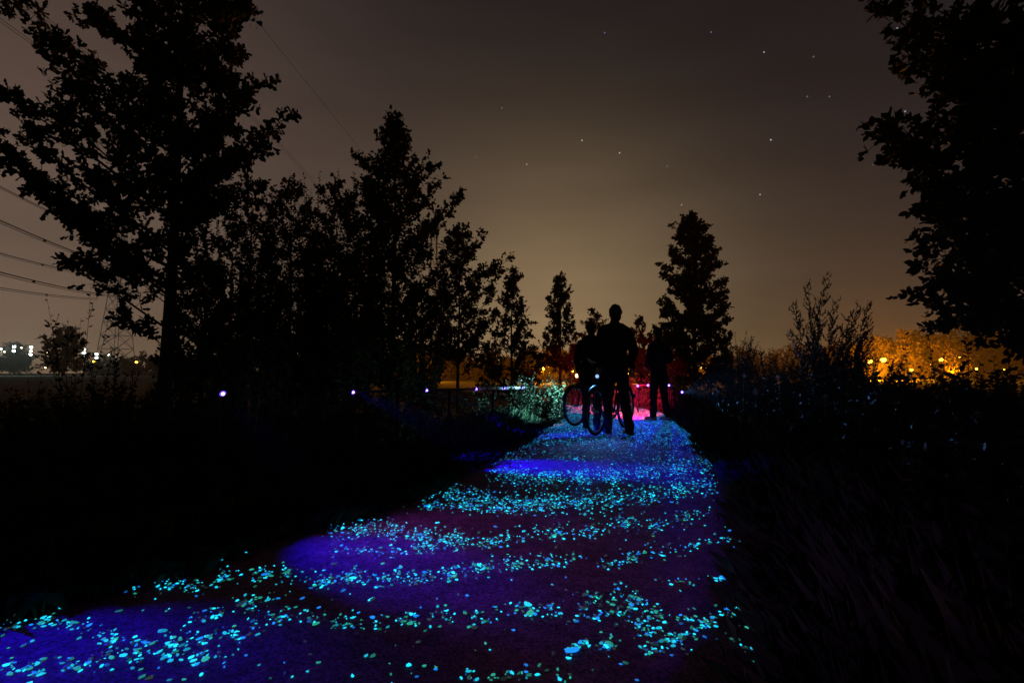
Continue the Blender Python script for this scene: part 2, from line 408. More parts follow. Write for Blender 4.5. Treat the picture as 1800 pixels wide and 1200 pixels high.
# looser scatter, and the far stretch where the stones lie dense
for _ in range(330):
    p = at_z(random.uniform(-40, 1340), random.uniform(880, 1210), .012); pts.append((p.x, p.y, .6))
k = 0
while k < 16000:
    i = random.randrange(len(PC)); o = random.uniform(-.97, .97) * HALF
    p = PC[i] + PN[i] * o + RNG.normal(0, .05, 2)
    if p[1] < 4.9 or p[1] > 13.5: continue
    if p[1] < 6 and random.random() > .35: continue
    pts.append((p[0], p[1], .03)); k += 1
PA = np.array(pts); d = path_dist(PA[:, 0], PA[:, 1]); PA = PA[np.abs(d) < HALF - .03]; d = path_dist(PA[:, 0], PA[:, 1])
zs = .018 * (1 - (d / HALF) ** 2)
items = []
for (x, y, g), z in zip(PA, zs):
    far = y > 4.6
    s = random.lognormvariate(-5.1, .38) * (1.0 if y < 4.5 else .85)
    r = random.random()
    m_ = ('g_green' if random.random() < .55 else 'g_dim') if r < g else ('g_blue' if random.random() < (.62 if far else .30) else 'g_cyan')
    if m_ in ('g_green', 'g_dim'): s *= 1.15
    items.append((y / s, x, y, z, s, random.uniform(0, 6.28), random.randrange(8), m_))
items.sort()
meshes = {}
for q in items[:300]:
    _, x, y, z, s, a, v, m_ = q
    if (v, m_) not in meshes:
        t = MB(); t.add(*SV[v]); me = t.mesh('glowing_stone'); me.materials.append(M[m_]); meshes[(v, m_)] = me
    o = bpy.data.objects.new('glowing_stone', meshes[(v, m_)]); C.objects.link(o)
    o.location = (x, y, z + .001); o.rotation_euler = (random.uniform(-.15, .15), random.uniform(-.15, .15), a); o.scale = (s, s, s); o.parent = path
keys = ['g_cyan', 'g_blue', 'g_green', 'g_dim']
restv = MB(); idx = []
for q in items[300:]:
    _, x, y, z, s, a, v, m_ = q
    vv, ff = SV[v]; c_, s_ = math.cos(a), math.sin(a)
    restv.add((vv * s) @ np.array([[c_, -s_, 0], [s_, c_, 0], [0, 0, 1]]).T + np.array([x, y, z + .001]), ff); idx += [keys.index(m_)] * len(ff)
rest = restv.build('glowing_stone_scatter', M['g_cyan'], path); tag(rest, kind='stuff')
for k_ in keys[1:]: rest.data.materials.append(M[k_])
rest.data.polygons.foreach_set('material_index', np.array(idx, dtype=np.int32))

# ------------------------------------------------------------------ plants: leaves, twigs, trees
LEAF_OAK = np.array([(0, 0, 0), (-.22, .28, .03), (-.16, .45, .02), (-.30, .68, .05), (0, 1, -.02), (.30, .68, .05), (.16, .45, .02), (.22, .28, .03)])
LEAF_OVAL = np.array([(0, 0, 0), (-.26, .3, .04), (-.28, .62, .05), (0, 1, -.04), (.28, .62, .05), (.26, .3, .04)])
LEAF_SLIM = np.array([(0, 0, 0), (-.13, .35, .02), (0, 1, -.03), (.13, .35, .02)])
def put_leaves(mb, pos, dr, size, shape, rng):
    n = len(pos); dr = unit(dr)
    r = unit(rng.normal(size=(n, 3))); u = unit(np.cross(dr, r)); w = np.cross(u, dr)
    v = pos[:, None] + size[:, None, None] * (shape[None, :, 0, None] * u[:, None] + shape[None, :, 1, None] * dr[:, None] + shape[None, :, 2, None] * w[:, None])
    k = len(shape)
    mb.add(v.reshape(-1, 3), np.arange(n * k).reshape(n, k))
def put_twigs(mb, a, b, r0, r1):
    n = len(a); d = unit(b - a); ref = np.where(np.abs(d[:, 2:3]) < .9, np.array([[0, 0, 1.0]]), np.array([[1.0, 0, 0]]))
    u = unit(np.cross(d, ref)); w = np.cross(d, u)
    ang = np.arange(3) * 2 * np.pi / 3
    c = np.cos(ang)[None, :, None] * u[:, None] + np.sin(ang)[None, :, None] * w[:, None]
    v = np.concatenate([a[:, None] + r0 * c, b[:, None] + r1 * c], 1)
    base = np.arange(n)[:, None] * 6
    f = np.concatenate([np.stack([base[:, 0] + j, base[:, 0] + (j + 1) % 3, base[:, 0] + 3 + (j + 1) % 3, base[:, 0] + 3 + j], 1) for j in range(3)])
    mb.add(v.reshape(-1, 3), f)
def curve(a, b, bend, n=8):
    a = np.array(a, float); b = np.array(b, float); t = np.linspace(0, 1, n)[:, None]
    m = (a + b) / 2 + np.array(bend)
    return (1 - t) ** 2 * a + 2 * t * (1 - t) * m + t ** 2 * b
def interp(P, s):
    k = len(P) - 1; f = np.clip(s * k, 0, k - 1e-6); i = f.astype(int); q = (f - i)[:, None]
    return P[i] * (1 - q) + P[i + 1] * q, unit(P[i + 1] - P[i])

def tree(name, label, base, height, profile, limbs, twigs, twig_len, leaf, per_twig, trunk_r, targets=(), group=None, seed=1, up=.7,
         lean=(0, 0), shape=LEAF_OAK, leafmat='leaf', upright=.35, trunk_top=.97, s0=.22, cat='tree', shoots=0, clump=.0):
    rng = np.random.default_rng(seed)
    root = empty(name, base, label, cat, group)
    tr = np.linspace(0, 1, 14); ph = rng.random(2) * 6
    T = np.column_stack([lean[0] * tr + .03 * height * .25 * np.sin(tr * 5 + ph[0]) * tr, lean[1] * tr + .02 * height * .25 * np.cos(tr * 4 + ph[1]) * tr, tr * height * trunk_top - .08])
    wood = MB(); wood.tube(T, trunk_r * (1 - tr * .93) * (1 + .35 * np.exp(-tr * 22)), 9)
    br = MB(); lv = MB()
    prof_t = np.array([p[0] for p in profile]); prof_r = np.array([p[1] for p in profile])
    L_ = []
    for i in range(limbs):
        te = prof_t[0] + (prof_t[-1] - prof_t[0]) * ((i + rng.random()) / limbs); az = i * 2.39996 + rng.normal(0, .3)
        r = np.interp(te, prof_t, prof_r) * rng.uniform(.6, 1.08)
        ts = max(prof_t[0] * .8, te - up * r / height); ts = min(ts, .94)
        a = interp(T, np.array([ts]))[0][0]; c = interp(T, np.array([min(te, .999)]))[0][0]
        e = np.array([c[0] + r * math.cos(az), c[1] + r * math.sin(az), te * height])
        L_.append((a, e, r))
    for p in targets:
        e = np.array(p[:3]) - np.array(base); rr = math.hypot(e[0], e[1])
        ts = np.clip((e[2] - up * rr) / height, .12, .9) if len(p) < 4 else p[3]
        L_.append((interp(T, np.array([ts]))[0][0], e, rr))
    for a, e, r in L_:
        ln = np.linalg.norm(e - a)
        P = curve(a, e, rng.normal(0, .06, 3) * ln + np.array([0, 0, -.04 * ln]), 9)
        br.tube(P, np.linspace(max(.008, trunk_r * .28 * min(1, ln / 2.5)), .004, 9), 5, cap=False)
        k = max(5, int(twigs * (0.4 + ln / (prof_r.max() + .3))))
        s = s0 + (1 - s0) * rng.random(k) ** .8; s[:2] = 1
        p, dd = interp(P, s)
        d2 = unit(.55 * dd + rng.normal(0, .55, (k, 3)) + np.array([0, 0, upright]))
        tl = twig_len * rng.uniform(.5, 1.25, k) * (1.05 - .35 * s)
        q = p + d2 * tl[:, None]
        put_twigs(br, p, q, .0045 * leaf / .1, .0018 * leaf / .1)
        # side twigs
        k2 = k * 2; w = rng.integers(0, k, k2); f = rng.uniform(.25, .9, k2)[:, None]
        p2 = p[w] * (1 - f) + q[w] * f; d3 = unit(.6 * d2[w] + rng.normal(0, .6, (k2, 3)) + np.array([0, 0, upright * .5])); q2 = p2 + d3 * (tl[w] * rng.uniform(.35, .65, k2))[:, None]
        put_twigs(br, p2, q2, .003 * leaf / .1, .0014 * leaf / .1)
        A = np.concatenate([p, p2]); B = np.concatenate([q, q2])
        m = len(A); w = np.repeat(np.arange(m), per_twig); f = rng.random(len(w)) ** (.75 - clump * .35); f = np.clip(f, .05, 1)[:, None]
        pos = A[w] * (1 - f) + B[w] * f; ax_ = unit(B[w] - A[w])
        dr = unit(.45 * ax_ + rng.normal(0, .5, (len(w), 3)) + np.array([0, 0, -.08]))
        put_leaves(lv, pos, dr, leaf * rng.uniform(.6, 1.2, len(w)), shape, rng)
    # leading shoots at the top: straight leafy rods
    for i in range(shoots):
        te = rng.uniform(.55, .95); az = rng.random() * 6.28; r = np.interp(te, prof_t, prof_r) * rng.uniform(.2, .9)
        a = np.array([r * math.cos(az) + lean[0] * te, r * math.sin(az) + lean[1] * te, te * height - .3]); ln = rng.uniform(.5, 1.0) * height * .14
        shoot(br, lv, a, a + np.array([rng.normal(0, .12), rng.normal(0, .12), 1]) * ln, leaf, shape, rng)
    wood.build('trunk', M['bark'], root, True); br.build('branches', M['bark'], root); lv.build('crown', M[leafmat], root)
    return root
def shoot(br, lv, a, b, leaf, shape, rng, dens=1.0):
    ln = np.linalg.norm(b - a); P = curve(a, b, rng.normal(0, .04, 3) * ln, 7)
    br.tube(P, np.linspace(.007 * leaf / .1, .002, 7), 4, cap=False)
    n = max(5, int(dens * ln / (leaf * .38))); s = (np.arange(n) + .5) / n; p, d = interp(P, s)
    az = np.arange(n) * 2.4 + rng.random() * 6; side = np.column_stack([np.cos(az), np.sin(az), np.zeros(n)])
    put_leaves(lv, p, .75 * side + .5 * d, leaf * (1.05 - .55 * s) * rng.uniform(.8, 1.15, n), shape, rng)

def shrub(name, label, base, height, spread, stems, leaf, side=5, shape=LEAF_OVAL, leafmat='leaf2', group=None, seed=1, cat='shrub', side_len=.28, side_up=.8,
          bare=.12, lean=(0, 0), stem_r=.012, stem_mat='bark', dens=1.0, hvar=.4, targets=(), ydepth=1.0, bow=.25):
    rng = np.random.default_rng(seed)
    root = empty(name, base, label, cat, group); st = MB(); lv = MB()
    ends = []
    for i in range(stems):
        h = height * (1 - hvar * rng.random() ** 1.3); az = i * 2.4; r = spread * math.sqrt(rng.random())
        ends.append(np.array([r * math.cos(az) + lean[0] * h, ydepth * r * math.sin(az) + lean[1] * h, h * (1 - .25 * (r / (spread + .01)) ** 2)]))
    ends += [np.array(t) - np.array(base) for t in targets]
    for e in ends:
        a = np.array([e[0] * .25 + rng.normal(0, .04), e[1] * .25 + rng.normal(0, .04), -.08])
        P = curve(a, e, np.array([-e[0] * bow * .4 + rng.normal(0, .05), rng.normal(0, .05), .02]), 10)
        st.tube(P, np.linspace(stem_r, stem_r * .2, 10), 5, cap=False); ln = np.linalg.norm(e - a)
        n = int(dens * ln * (1 - bare) / (leaf * .42)); s = bare + (1 - bare) * (np.arange(n) + .5) / n; p, d = interp(P, s)
        az = np.arange(n) * 2.4 + rng.random() * 6; sd = np.column_stack([np.cos(az), np.sin(az), np.zeros(n)])
        put_leaves(lv, p, .8 * sd + .45 * d, leaf * (1.1 - .5 * s) * rng.uniform(.7, 1.2, n), shape, rng)
        for j in range(side):
            sj = np.array([rng.uniform(bare + .05, .88)]); p, d = interp(P, sj); p, d = p[0], d[0]
            v = unit(rng.normal(0, 1, 3) * np.array([1, 1, .3])) ; b = p + unit(d * side_up + v * .7) * side_len * ln * rng.uniform(.5, 1.1) * (1.15 - sj[0])
            shoot(st, lv, p, b, leaf * .92, shape, rng, dens)
    st.build('stems', M[stem_mat], root); lv.build('foliage', M[leafmat], root)
    return root

# --- the big oak on the left, its long arms aimed where they reach in the place
bo = at(288, 660, 8.0); bo.z = gz(bo.x, bo.y)
tg = [at(25, 5, 7.6), at(75, 90, 7.8), at(120, 160, 8), at(10, 170, 7.3), at(-30, 235, 7.2), at(60, 250, 7.6), at(110, 200, 7.9), at(25, 300, 7.5), at(70, 340, 7.8), at(120, 385, 7.9), at(170, 330, 8.2),
      at(140, 468, 7.6), at(190, 440, 7.8), at(230, 480, 7.9), at(465, 150, 8), at(495, 212, 7.8), at(400, 300, 8.0), at(420, 20, 8.2), at(405, 100, 7.8),
      at(225, 560, 7.7), at(350, 480, 7.8), at(240, 470, 7.7), at(330, 430, 7.9), at(260, 430, 8.2),  at(160, 30, 8.2), at(350, 250, 8), at(390, 350, 7.9), at(330, 330, 8.1)]
tree('oak_tree', 'tall dark oak with long leafy arms, leftmost and biggest of the left trees', bo, 8.9, [(.40, .55), (.5, .85), (.6, .9), (.75, 1.0), (.9, 1.05), (1.0, .6)], 48, 13, .42, .115, 8, .115, targets=tg, seed=3, lean=(.15, 0), clump=.5)

# --- thicket of tall shrubs behind the rail
def sh(px, ptop, Y, spread, stems, leaf, label, seed, **k):
    b = at(px, 655, Y); b.z = gz(b.x, b.y); h = at(px, ptop, Y).z - b.z
    return shrub('tall_shrub', label, b, h, spread, stems, leaf, seed=seed, group='tall shrubs between the oaks', **k)
sh(405, 318, 9.5, .95, 24, .09, 'tall leafy shrub right against the big oak', 11, side=10, dens=1.0)
sh(480, 285, 10.2, .9, 24, .09, 'rounded tall shrub between the big oak and the feathery shrub', 12, side=10, dens=1.0)
sh(548, 224, 10.6, .7, 20, .10, 'feathery shrub with one rod rising far above the rest', 13, side=10, dens=1.0, hvar=.5)
sh(618, 278, 10.2, .9, 24, .09, 'shrub of thin upright rods left of the spire topped tree', 14, side=10, dens=1.0)
sh(560, 380, 11.5, 1.5, 30, .10, 'lower broad shrub behind the upright rods', 17, side=10, dens=1.0)
sh(740, 400, 11.2, 1.0, 26, .095, 'low leafy shrub under the spire topped tree', 16, side=10, dens=1.0)
b = at(688, 655, 10.8); b.z = gz(b.x, b.y)
tree('alder_tree', 'spire topped tree in the middle of the left thicket', b, at(688, 215, 10.8).z - b.z, [(.12, .95), (.45, 1.1), (.62, .95), (.78, .65), (.92, .3), (1, .08)], 85, 11, .42, .09, 8, .09,
     targets=[at(810, 352, 10.6), at(790, 372, 10.7), at(762, 300, 10.8), at(770, 330, 10.7), at(640, 330, 10.7), at(632, 285, 10.8)], seed=5, shape=LEAF_OVAL, leafmat='leaf2', upright=.75, shoots=14)
for i, (px, top, Y, rx, lab) in enumerate([(430, 322, 11.0, 1.0, 'dense young tree right behind the big oak trunk'), (505, 325, 11.6, 1.0, 'dense young tree behind the rounded tall shrub'), (585, 335, 11.8, 1.05, 'dense young tree behind the upright rods'), (645, 320, 12.0, 1.1, 'dense young tree left behind the spire topped tree'), (355, 470, 10.4, .8, 'lower young tree in the shade of the big oak')]):
    b = at(px, 655, Y); b.z = gz(b.x, b.y)
    tree('alder_tree', lab, b, at(px, top, Y).z - b.z, [(.06, rx), (.4, rx * 1.1), (.7, rx * .85), (.9, rx * .5), (1, .1)], 50, 9, .42, .095, 7, .07, seed=200 + i, shape=LEAF_OVAL, leafmat='leaf2', upright=.7, shoots=16, group='young trees in the left thicket')
# --- smaller trees beside the path
def tr(px, ptop, Y, prof, limbs, label, seed, leaf=.09, twigs=10, twl=.34, per=8, tr_=.06, **k):
    b = at(px, 655, Y); b.z = gz(b.x, b.y); return tree('young_tree', label, b, at(px, ptop, Y).z - b.z, prof, limbs, twigs, twl, leaf, per, tr_, seed=seed, **k)
tr(805, 405, 12, [(.30, .7), (.5, .95), (.7, .85), (.88, .5), (1, .12)], 44, 'young oak with a bare slim trunk right of the thicket', 21, targets=[at(888, 460, 12), at(875, 480, 12), at(850, 420, 12)], upright=.4, tr_=.05)
tr(900, 478, 14, [(.08, 1.0), (.3, .95), (.55, .6), (.78, .28), (.9, .12), (1, .04)], 46, 'cone shaped young tree behind the lit bush', 22, upright=.5, tr_=.05)
tr(985, 492, 18, [(.25, .62), (.45, .58), (.65, .45), (.85, .3), (1, .08)], 40, 'narrow young tree against the amber glow', 23, leaf=.1, upright=.5, tr_=.06)
tr(1045, 550, 20, [(.1, .8), (.5, .7), (.85, .4), (1, .1)], 26, 'short bushy tree behind the walkers', 24, leaf=.1, upright=.6)
tr(1125, 562, 20, [(.1, .5), (.5, .35), (.85, .2), (1, .05)], 22, 'thin spiky young tree right of the tall walker', 25, leaf=.1, upright=.7)
tr(1160, 582, 17, [(.1, .9), (.5, .8), (.85, .5), (1, .1)], 28, 'low round bush tree behind the walker in navy', 26, leaf=.1, upright=.5)
tr(1222, 382, 16, [(.1, 1.0), (.3, 1.08), (.55, 1.0), (.75, .85), (.9, .5), (1, .12)], 80, 'tall column shaped oak on the right of the path', 27, leaf=.11, twigs=13, upright=.4, tr_=.1, per=10)
for i, (px, top, Y, lab) in enumerate([(1295, 575, 15, 'dark thorn bush beside the column shaped oak'), (1345, 590, 13, 'low dark bush left of the plumed weeds'), (1405, 598, 14, 'dark bush behind the left plumed weed'), (1470, 585, 15, 'dark bush behind the plumed weeds'), (1525, 600, 13, 'ragged dark bush right of the plumed weeds')]):
    b = at(px, 655, Y); b.z = gz(b.x, b.y)
    shrub('hedge_bush', lab, b, at(px, top, Y).z - b.z, .95, 34, .08, side=8, group='dark bushes on the right', seed=40 + i, bow=.8, cat='bush')
# --- near tree on the right, trunk outside the picture
b = at(2010, 655, 5.6); b.z = gz(b.x, b.y)
tg = [at(1545, 5, 5.4), at(1585, 30, 5.6), at(1620, 0, 5.8), at(1585, 85, 5.3), at(1640, 100, 5.5), at(1690, 120, 5.6), at(1740, 120, 5.2), at(1548, 246, 5.3), at(1585, 225, 5.5), at(1610, 285, 5.4), at(1600, 255, 5.6), at(1660, 215, 5.5), at(1720, 200, 5.3),
      at(1640, 330, 5.4), at(1660, 385, 5.5), at(1645, 440, 5.3), at(1690, 430, 5.6), at(1640, 495, 5.4), at(1665, 545, 5.5), at(1700, 520, 5.2), at(1760, 560, 5.4), at(1780, 480, 5.6), at(1800, 350, 5.3), at(1780, 280, 5.6), at(1790, 130, 5.4),
      at(1730, 30, 5.4), at(1690, 50, 5.7), at(1780, 60, 5.2), at(1730, 330, 5.6), at(1720, 250, 5.4), at(1750, 400, 5.5), at(1720, 470, 5.4), at(1810, 200, 5.8), at(1800, 420, 5.2)]
tree('linden_tree', 'near tree with broad rounded leaves hanging in from the right edge', b, 7.2, [(.2, 1.5), (.4, 1.9), (.7, 1.9), (.9, 1.3), (1, .5)], 40, 15, .42, .098, 8, .14, targets=tg, seed=9, shape=LEAF_OVAL, leafmat='leaf', upright=.1, s0=.35, clump=.4)
# --- plumed weeds and twiggy plants in front of the amber lights
def plume(px, Y, label, seed, tips):
    rng = np.random.default_rng(seed); b = at(px, 700, Y); b.z = gz(b.x, b.y); root = empty('plumed_weed', b, label, 'weed', 'plumed weeds on the right verge'); st = MB(); lv = MB()
    for tx, ty in tips:
        e = np.array(at(tx, ty, Y + rng.normal(0, .15))) - np.array(b); a0 = np.array([rng.normal(0, .08), rng.normal(0, .08), -.05])
        P = curve(a0, e, np.array([-.22 * e[0], 0, .10 * e[2]]), 12); st.tube(P, np.linspace(.006, .0015, 12), 5, cap=False)
        n = 30
        for j in range(n):
            sj = .38 + .6 * (j + rng.random()) / n; p, d = interp(P, np.array([sj])); p, d = p[0], d[0]
            v = unit(rng.normal(0, 1, 3) * np.array([1, 1, .2]) + np.array([.35, 0, 0])); ln = rng.uniform(.13, .30) * (1.25 - sj)
            q = p + unit(d * 1.0 + v * .75) * ln * 1.3; Q = curve(p, q, np.array([v[0] * .02, v[1] * .02, -.015]), 5); st.tube(Q, np.linspace(.0022, .0008, 5), 3, cap=False)
            m = int(ln * 270); s_ = rng.random(m); pp, dd = interp(Q, s_); put_leaves(lv, pp, dd + rng.normal(0, .38, (m, 3)), rng.uniform(.022, .048, m) * (1.1 - .4 * s_), LEAF_SLIM * np.array([1.25, 1, 1]), rng)
        m = 40; s_ = rng.uniform(.1, 1, m); pp, dd = interp(P, s_); put_leaves(lv, pp, dd * .6 + rng.normal(0, .6, (m, 3)), rng.uniform(.03, .07, m), LEAF_SLIM, rng)
    st.build('stems', M['bark'], root); lv.build('foliage', M['weed'], root)
plume(1440, 6.2, 'tallest plumed weed leaning right on the right verge', 51, [(1420, 496), (1453, 484), (1438, 520), (1392, 530), (1472, 525), (1405, 560), (1462, 560), (1385, 580), (1430, 560), (1480, 575)])
plume(1478, 6.0, 'shorter plumed weed bent to the right beside the tallest one', 52, [(1526, 528), (1508, 535), (1528, 560), (1495, 550), (1530, 585), (1510, 590), (1488, 585)])
def tw(px, top, Y, label, seed, leaf=.06, stems=4, spread=.4, **k):
    b = at(px, 705, Y); b.z = gz(b.x, b.y); return shrub('twiggy_plant', label, b, at(px, top, Y).z - b.z, spread, stems, leaf, side=5, seed=seed, cat='plant', dens=k.pop('dens', .7), stem_r=.006, side_up=.9, **k)
tw(1600, 570, 4.6, 'sparse twiggy plant in front of the bright amber trees', 61, targets=[at(1590, 585, 4.6)])
tw(1668, 545, 4.5, 'sparse tall twig plant below the near right tree', 62, stems=4, spread=.35, targets=[at(1625, 548, 4.5), at(1700, 560, 4.6)])
tw(1740, 600, 4.6, 'low twiggy plant near the right edge before the amber lamps', 63, stems=6)
tw(1552, 625, 5.0, 'low leafy twig plant under the pair of amber lamps', 64, stems=9, spread=.35, leaf=.07)
tw(1690, 640, 5.0, 'bushy low plant between the amber lamps', 65, stems=10, spread=.45, leaf=.07)
for i, (px, top, Y, lab) in enumerate([(1575, 615, 5.4, 'upright weed just right of the pair of amber lamps'), (1632, 618, 5.2, 'leafy weed before the amber trees, left of the single lamp'), (1715, 622, 5.0, 'leafy weed before the amber trees, right of the single lamp'), (1775, 612, 4.8, 'leafy weed closest to the right edge before the amber lamps'), (1510, 618, 5.6, 'ragged weed left of the pair of amber lamps'), (1345, 628, 6.5, 'ragged weed above the round pale seed head')]):
    tw(px, top, Y, lab, 400 + i, stems=8, spread=.32, leaf=.07)
tw(140, 505, 6.0, 'sparse sapling with bare twigs before the far white lights', 66, stems=3, spread=.42, leaf=.07, dens=.3, targets=[at(82, 522, 6), at(160, 500, 6), at(195, 545, 6), at(120, 560, 6), at(78, 590, 6)])
tw(48, 615, 5.5, 'small drooping twig plant at the far left edge', 67, stems=3, spread=.4, leaf=.075, dens=.3)
tw(110, 640, 5.6, 'low leafy plant at the foot of the left sapling', 68, stems=7, spread=.5, leaf=.075, dens=.4)
tw(445, 570, 8.2, 'pale bare forked sapling in front of the left thicket', 69, stems=2, spread=.25, leaf=.04, stem_mat='pale_stem')
for i, (px, top, Y) in enumerate([(190, 600, 7.0), (240, 640, 7.4)]):
    b = at(px, 700, Y); b.z = gz(b.x, b.y)
    shrub('low_shrub', ['low leafy shrub left of the big oak trunk', 'small leafy shrub touching the big oak trunk'][i], b, at(px, top, Y).z - b.z, .5, 9, .08, side=5, seed=70 + i, cat='shrub')

# --- lit bush where the rail ends
b = at(925, 700, 8.6); b.z = gz(b.x, b.y)
shrub('leafy_bush', 'green bush lit white where the left rail ends', b, at(925, 652, 8.6).z - b.z, .62, 40, .062, side=6, leafmat='bush_leaf', seed=81, cat='bush', bow=.9, dens=.9)
b = at(975, 700, 8.6); b.z = gz(b.x, b.y)
shrub('leafy_bush', 'slender brightly lit bush at the path edge by the walkers', b, at(975, 646, 8.6).z - b.z, .28, 22, .055, side=5, leafmat='bush_leaf', seed=82, cat='bush', bow=.7)
b = at(850, 700, 8.3); b.z = gz(b.x, b.y)
shrub('leafy_bush', 'low arching bush growing over the rail', b, at(850, 655, 8.3).z - b.z, .5, 12, .07, side=4, leafmat='bush_leaf', seed=83, cat='bush', bow=1.0, dens=.6)
# --- hedge at the bend, reddened by the tail lamp
for i, (px, top, Y) in enumerate([(1010, 640, 13.2), (1062, 648, 13.0), (1118, 655, 12.6), (1165, 650, 12.2), (1205, 645, 11.6)]):
    b = at(px, 655, Y); b.z = gz(b.x, b.y)
    shrub('bend_bush', ['bush at the bend left of the orange lamp', 'bush at the bend behind the bicycle', 'red lit bush at the bend beside the tall walker', 'red lit bush at the bend behind the walker in navy', 'dim red bush at the bend nearest the right rail'][i],
          b, at(px, top, Y).z - b.z, .6, 30, .06, side=6, leafmat='bush_leaf', seed=90 + i, cat='bush', group='bushes at the bend of the path', bow=.9)

# ------------------------------------------------------------------ verge grass and weeds (uncountable)
def blades(name, label, n, region, hmin, hmax, wmin, seed, m='grass', cat='grass'):
    rng = np.random.default_rng(seed); x = rng.uniform(region[0], region[1], n * 3); y = region[2] + (region[3] - region[2]) * rng.random(n * 3) ** 1.5
    d = path_dist(x, y); ok = (np.abs(d) > HALF + .0) & (np.hypot(x, y) > 1.5) & (np.abs(x) < 1.15 * np.abs(y) + .9)
    ok &= region[4](d)
    x, y, d = x[ok][:n], y[ok][:n], d[ok][:n]; n = len(x)
    z = ground_h(x, y); h = rng.uniform(hmin, hmax, n) * np.clip((np.abs(d) - HALF) / .7 + .3, .3, 1)
    a = rng.random(n) * 6.28; lean = rng.uniform(.1, .7, n) * h; wd_ = wmin * rng.uniform(.6, 1.4, n)
    u = np.column_stack([np.cos(a), np.sin(a), np.zeros(n)]); w = np.column_stack([-np.sin(a), np.cos(a), np.zeros(n)])
    b0 = np.column_stack([x, y, z - .02]); mid = b0 + u * (lean * .3)[:, None] + np.column_stack([np.zeros(n), np.zeros(n), h * .6]); top = b0 + u * lean[:, None] + np.column_stack([np.zeros(n), np.zeros(n), h])
    v = np.stack([b0 - w * wd_[:, None], b0 + w * wd_[:, None], mid + w * wd_[:, None] * .8, top, mid - w * wd_[:, None] * .8], 1)
    mb = MB(); mb.add(v.reshape(-1, 3), np.arange(n * 5).reshape(n, 5)); o = mb.build(name, M[m]); return tag(o, label, cat, kind='stuff')
blades('verge_grass', 'short dark grass on the left verge', 40000, (-9, 3, .6, 11, lambda d: (d < 0)), .05, .18, .003, 1)
blades('tall_grass', 'tall dark grass on the right verge', 60000, (0.5, 11, .6, 14, lambda d: (d > 0)), .12, .42, .0028, 2)
def fringe():
    rng = np.random.default_rng(77); n = 20000; i = rng.integers(0, len(PC), n); sgn = np.where(rng.random(n) < .6, -1, 1); off = HALF + np.abs(rng.normal(0, .10, n)) + .07 * np.sin(i * .37) * np.sin(i * .13 + 1) - np.where(sgn < 0, .09, .04)
    p = PC[i] + PN[i] * (off * sgn)[:, None] + rng.normal(0, .05, (n, 2)); ok = np.hypot(p[:, 0], p[:, 1]) > 1.2; p = p[ok]; i = i[ok]; sgn = sgn[ok]; n = len(p)
    h = rng.uniform(.03, .15, n); a = np.arctan2(-PN[i, 1] * sgn, -PN[i, 0] * sgn) + rng.normal(0, 1.0, n); lean = h * rng.uniform(.4, 1.3, n)
    b0 = np.column_stack([p, np.full(n, -.03)]); u = np.column_stack([np.cos(a), np.sin(a), np.zeros(n)]); w = np.column_stack([-np.sin(a), np.cos(a), np.zeros(n)]) * .003; up = np.array([0, 0, 1.0])
    mid = b0 + u * (lean * .35)[:, None] + up * (h * .75)[:, None]; top = b0 + u * lean[:, None] + up * (h * .85 + .02)[:, None]
    mb = MB(); mb.add(np.stack([b0 - w, b0 + w, mid + w, top, mid - w], 1).reshape(-1, 3), np.arange(n * 5).reshape(n, 5)); tag(mb.build('edge_grass', M['grass']), 'dark grass fringe leaning over the path edges', 'grass', kind='stuff')
fringe()
blades('bank_grass', 'greenish grass at the foot of the lit bush', 5000, (-.7, 1.1, 6.0, 9.2, lambda d: (d < 0) & (d > -2.4)), .15, .42, .004, 3, 'bush_leaf')
def weed_mass(name, label, n, seed, xr, yr, hr, cond):
    rng = np.random.default_rng(seed); st = MB()
    x = rng.uniform(*xr, n * 3); y = rng.uniform(*yr, n * 3); d = path_dist(x, y); ok = cond(d, x, y) & (np.abs(x) < 1.15 * y + .8); x, y, d = x[ok][:n], y[ok][:n], d[ok][:n]; n = len(x)
    z = ground_h(x, y); h = rng.uniform(*hr, n) * np.clip((np.abs(d) - HALF) / 1.9 + .25, .25, 1)
    b0 = np.column_stack([x, y, z - .03]); e = b0 + np.column_stack([rng.normal(0, .13, n), rng.normal(0, .13, n), h]); put_twigs(st, b0, e, .005, .002)
    k = 22; w = np.repeat(np.arange(n), k); s = rng.uniform(.15, 1, n * k)[:, None]; p = b0[w] * (1 - s) + e[w] * s
    dr = rng.normal(0, 1, (n * k, 3)) * np.array([1, 1, .4]) + np.array([0, 0, .35]); put_leaves(st, p, dr, rng.uniform(.04, .10, n * k), LEAF_OVAL * np.array([.8, 1, 1]), rng)
    # side twigs
    q = p[::5]; put_twigs(st, q, q + unit(dr[::5]) * .14, .002, .001)
    o = st.build(name, M['weed']); return tag(o, label, 'weeds', kind='stuff')
weed_mass('verge_weeds', 'dense dark nettles and weeds on the right verge', 1500, 5, (1.2, 11), (1.6, 11), (.25, 1.02), lambda d, x, y: d > HALF + .25)
weed_mass('ditch_weeds', 'dark weeds along the left ditch behind the rail', 700, 6, (-12, -1), (6.0, 12), (.35, .8), lambda d, x, y: d < -HALF - 1.6)
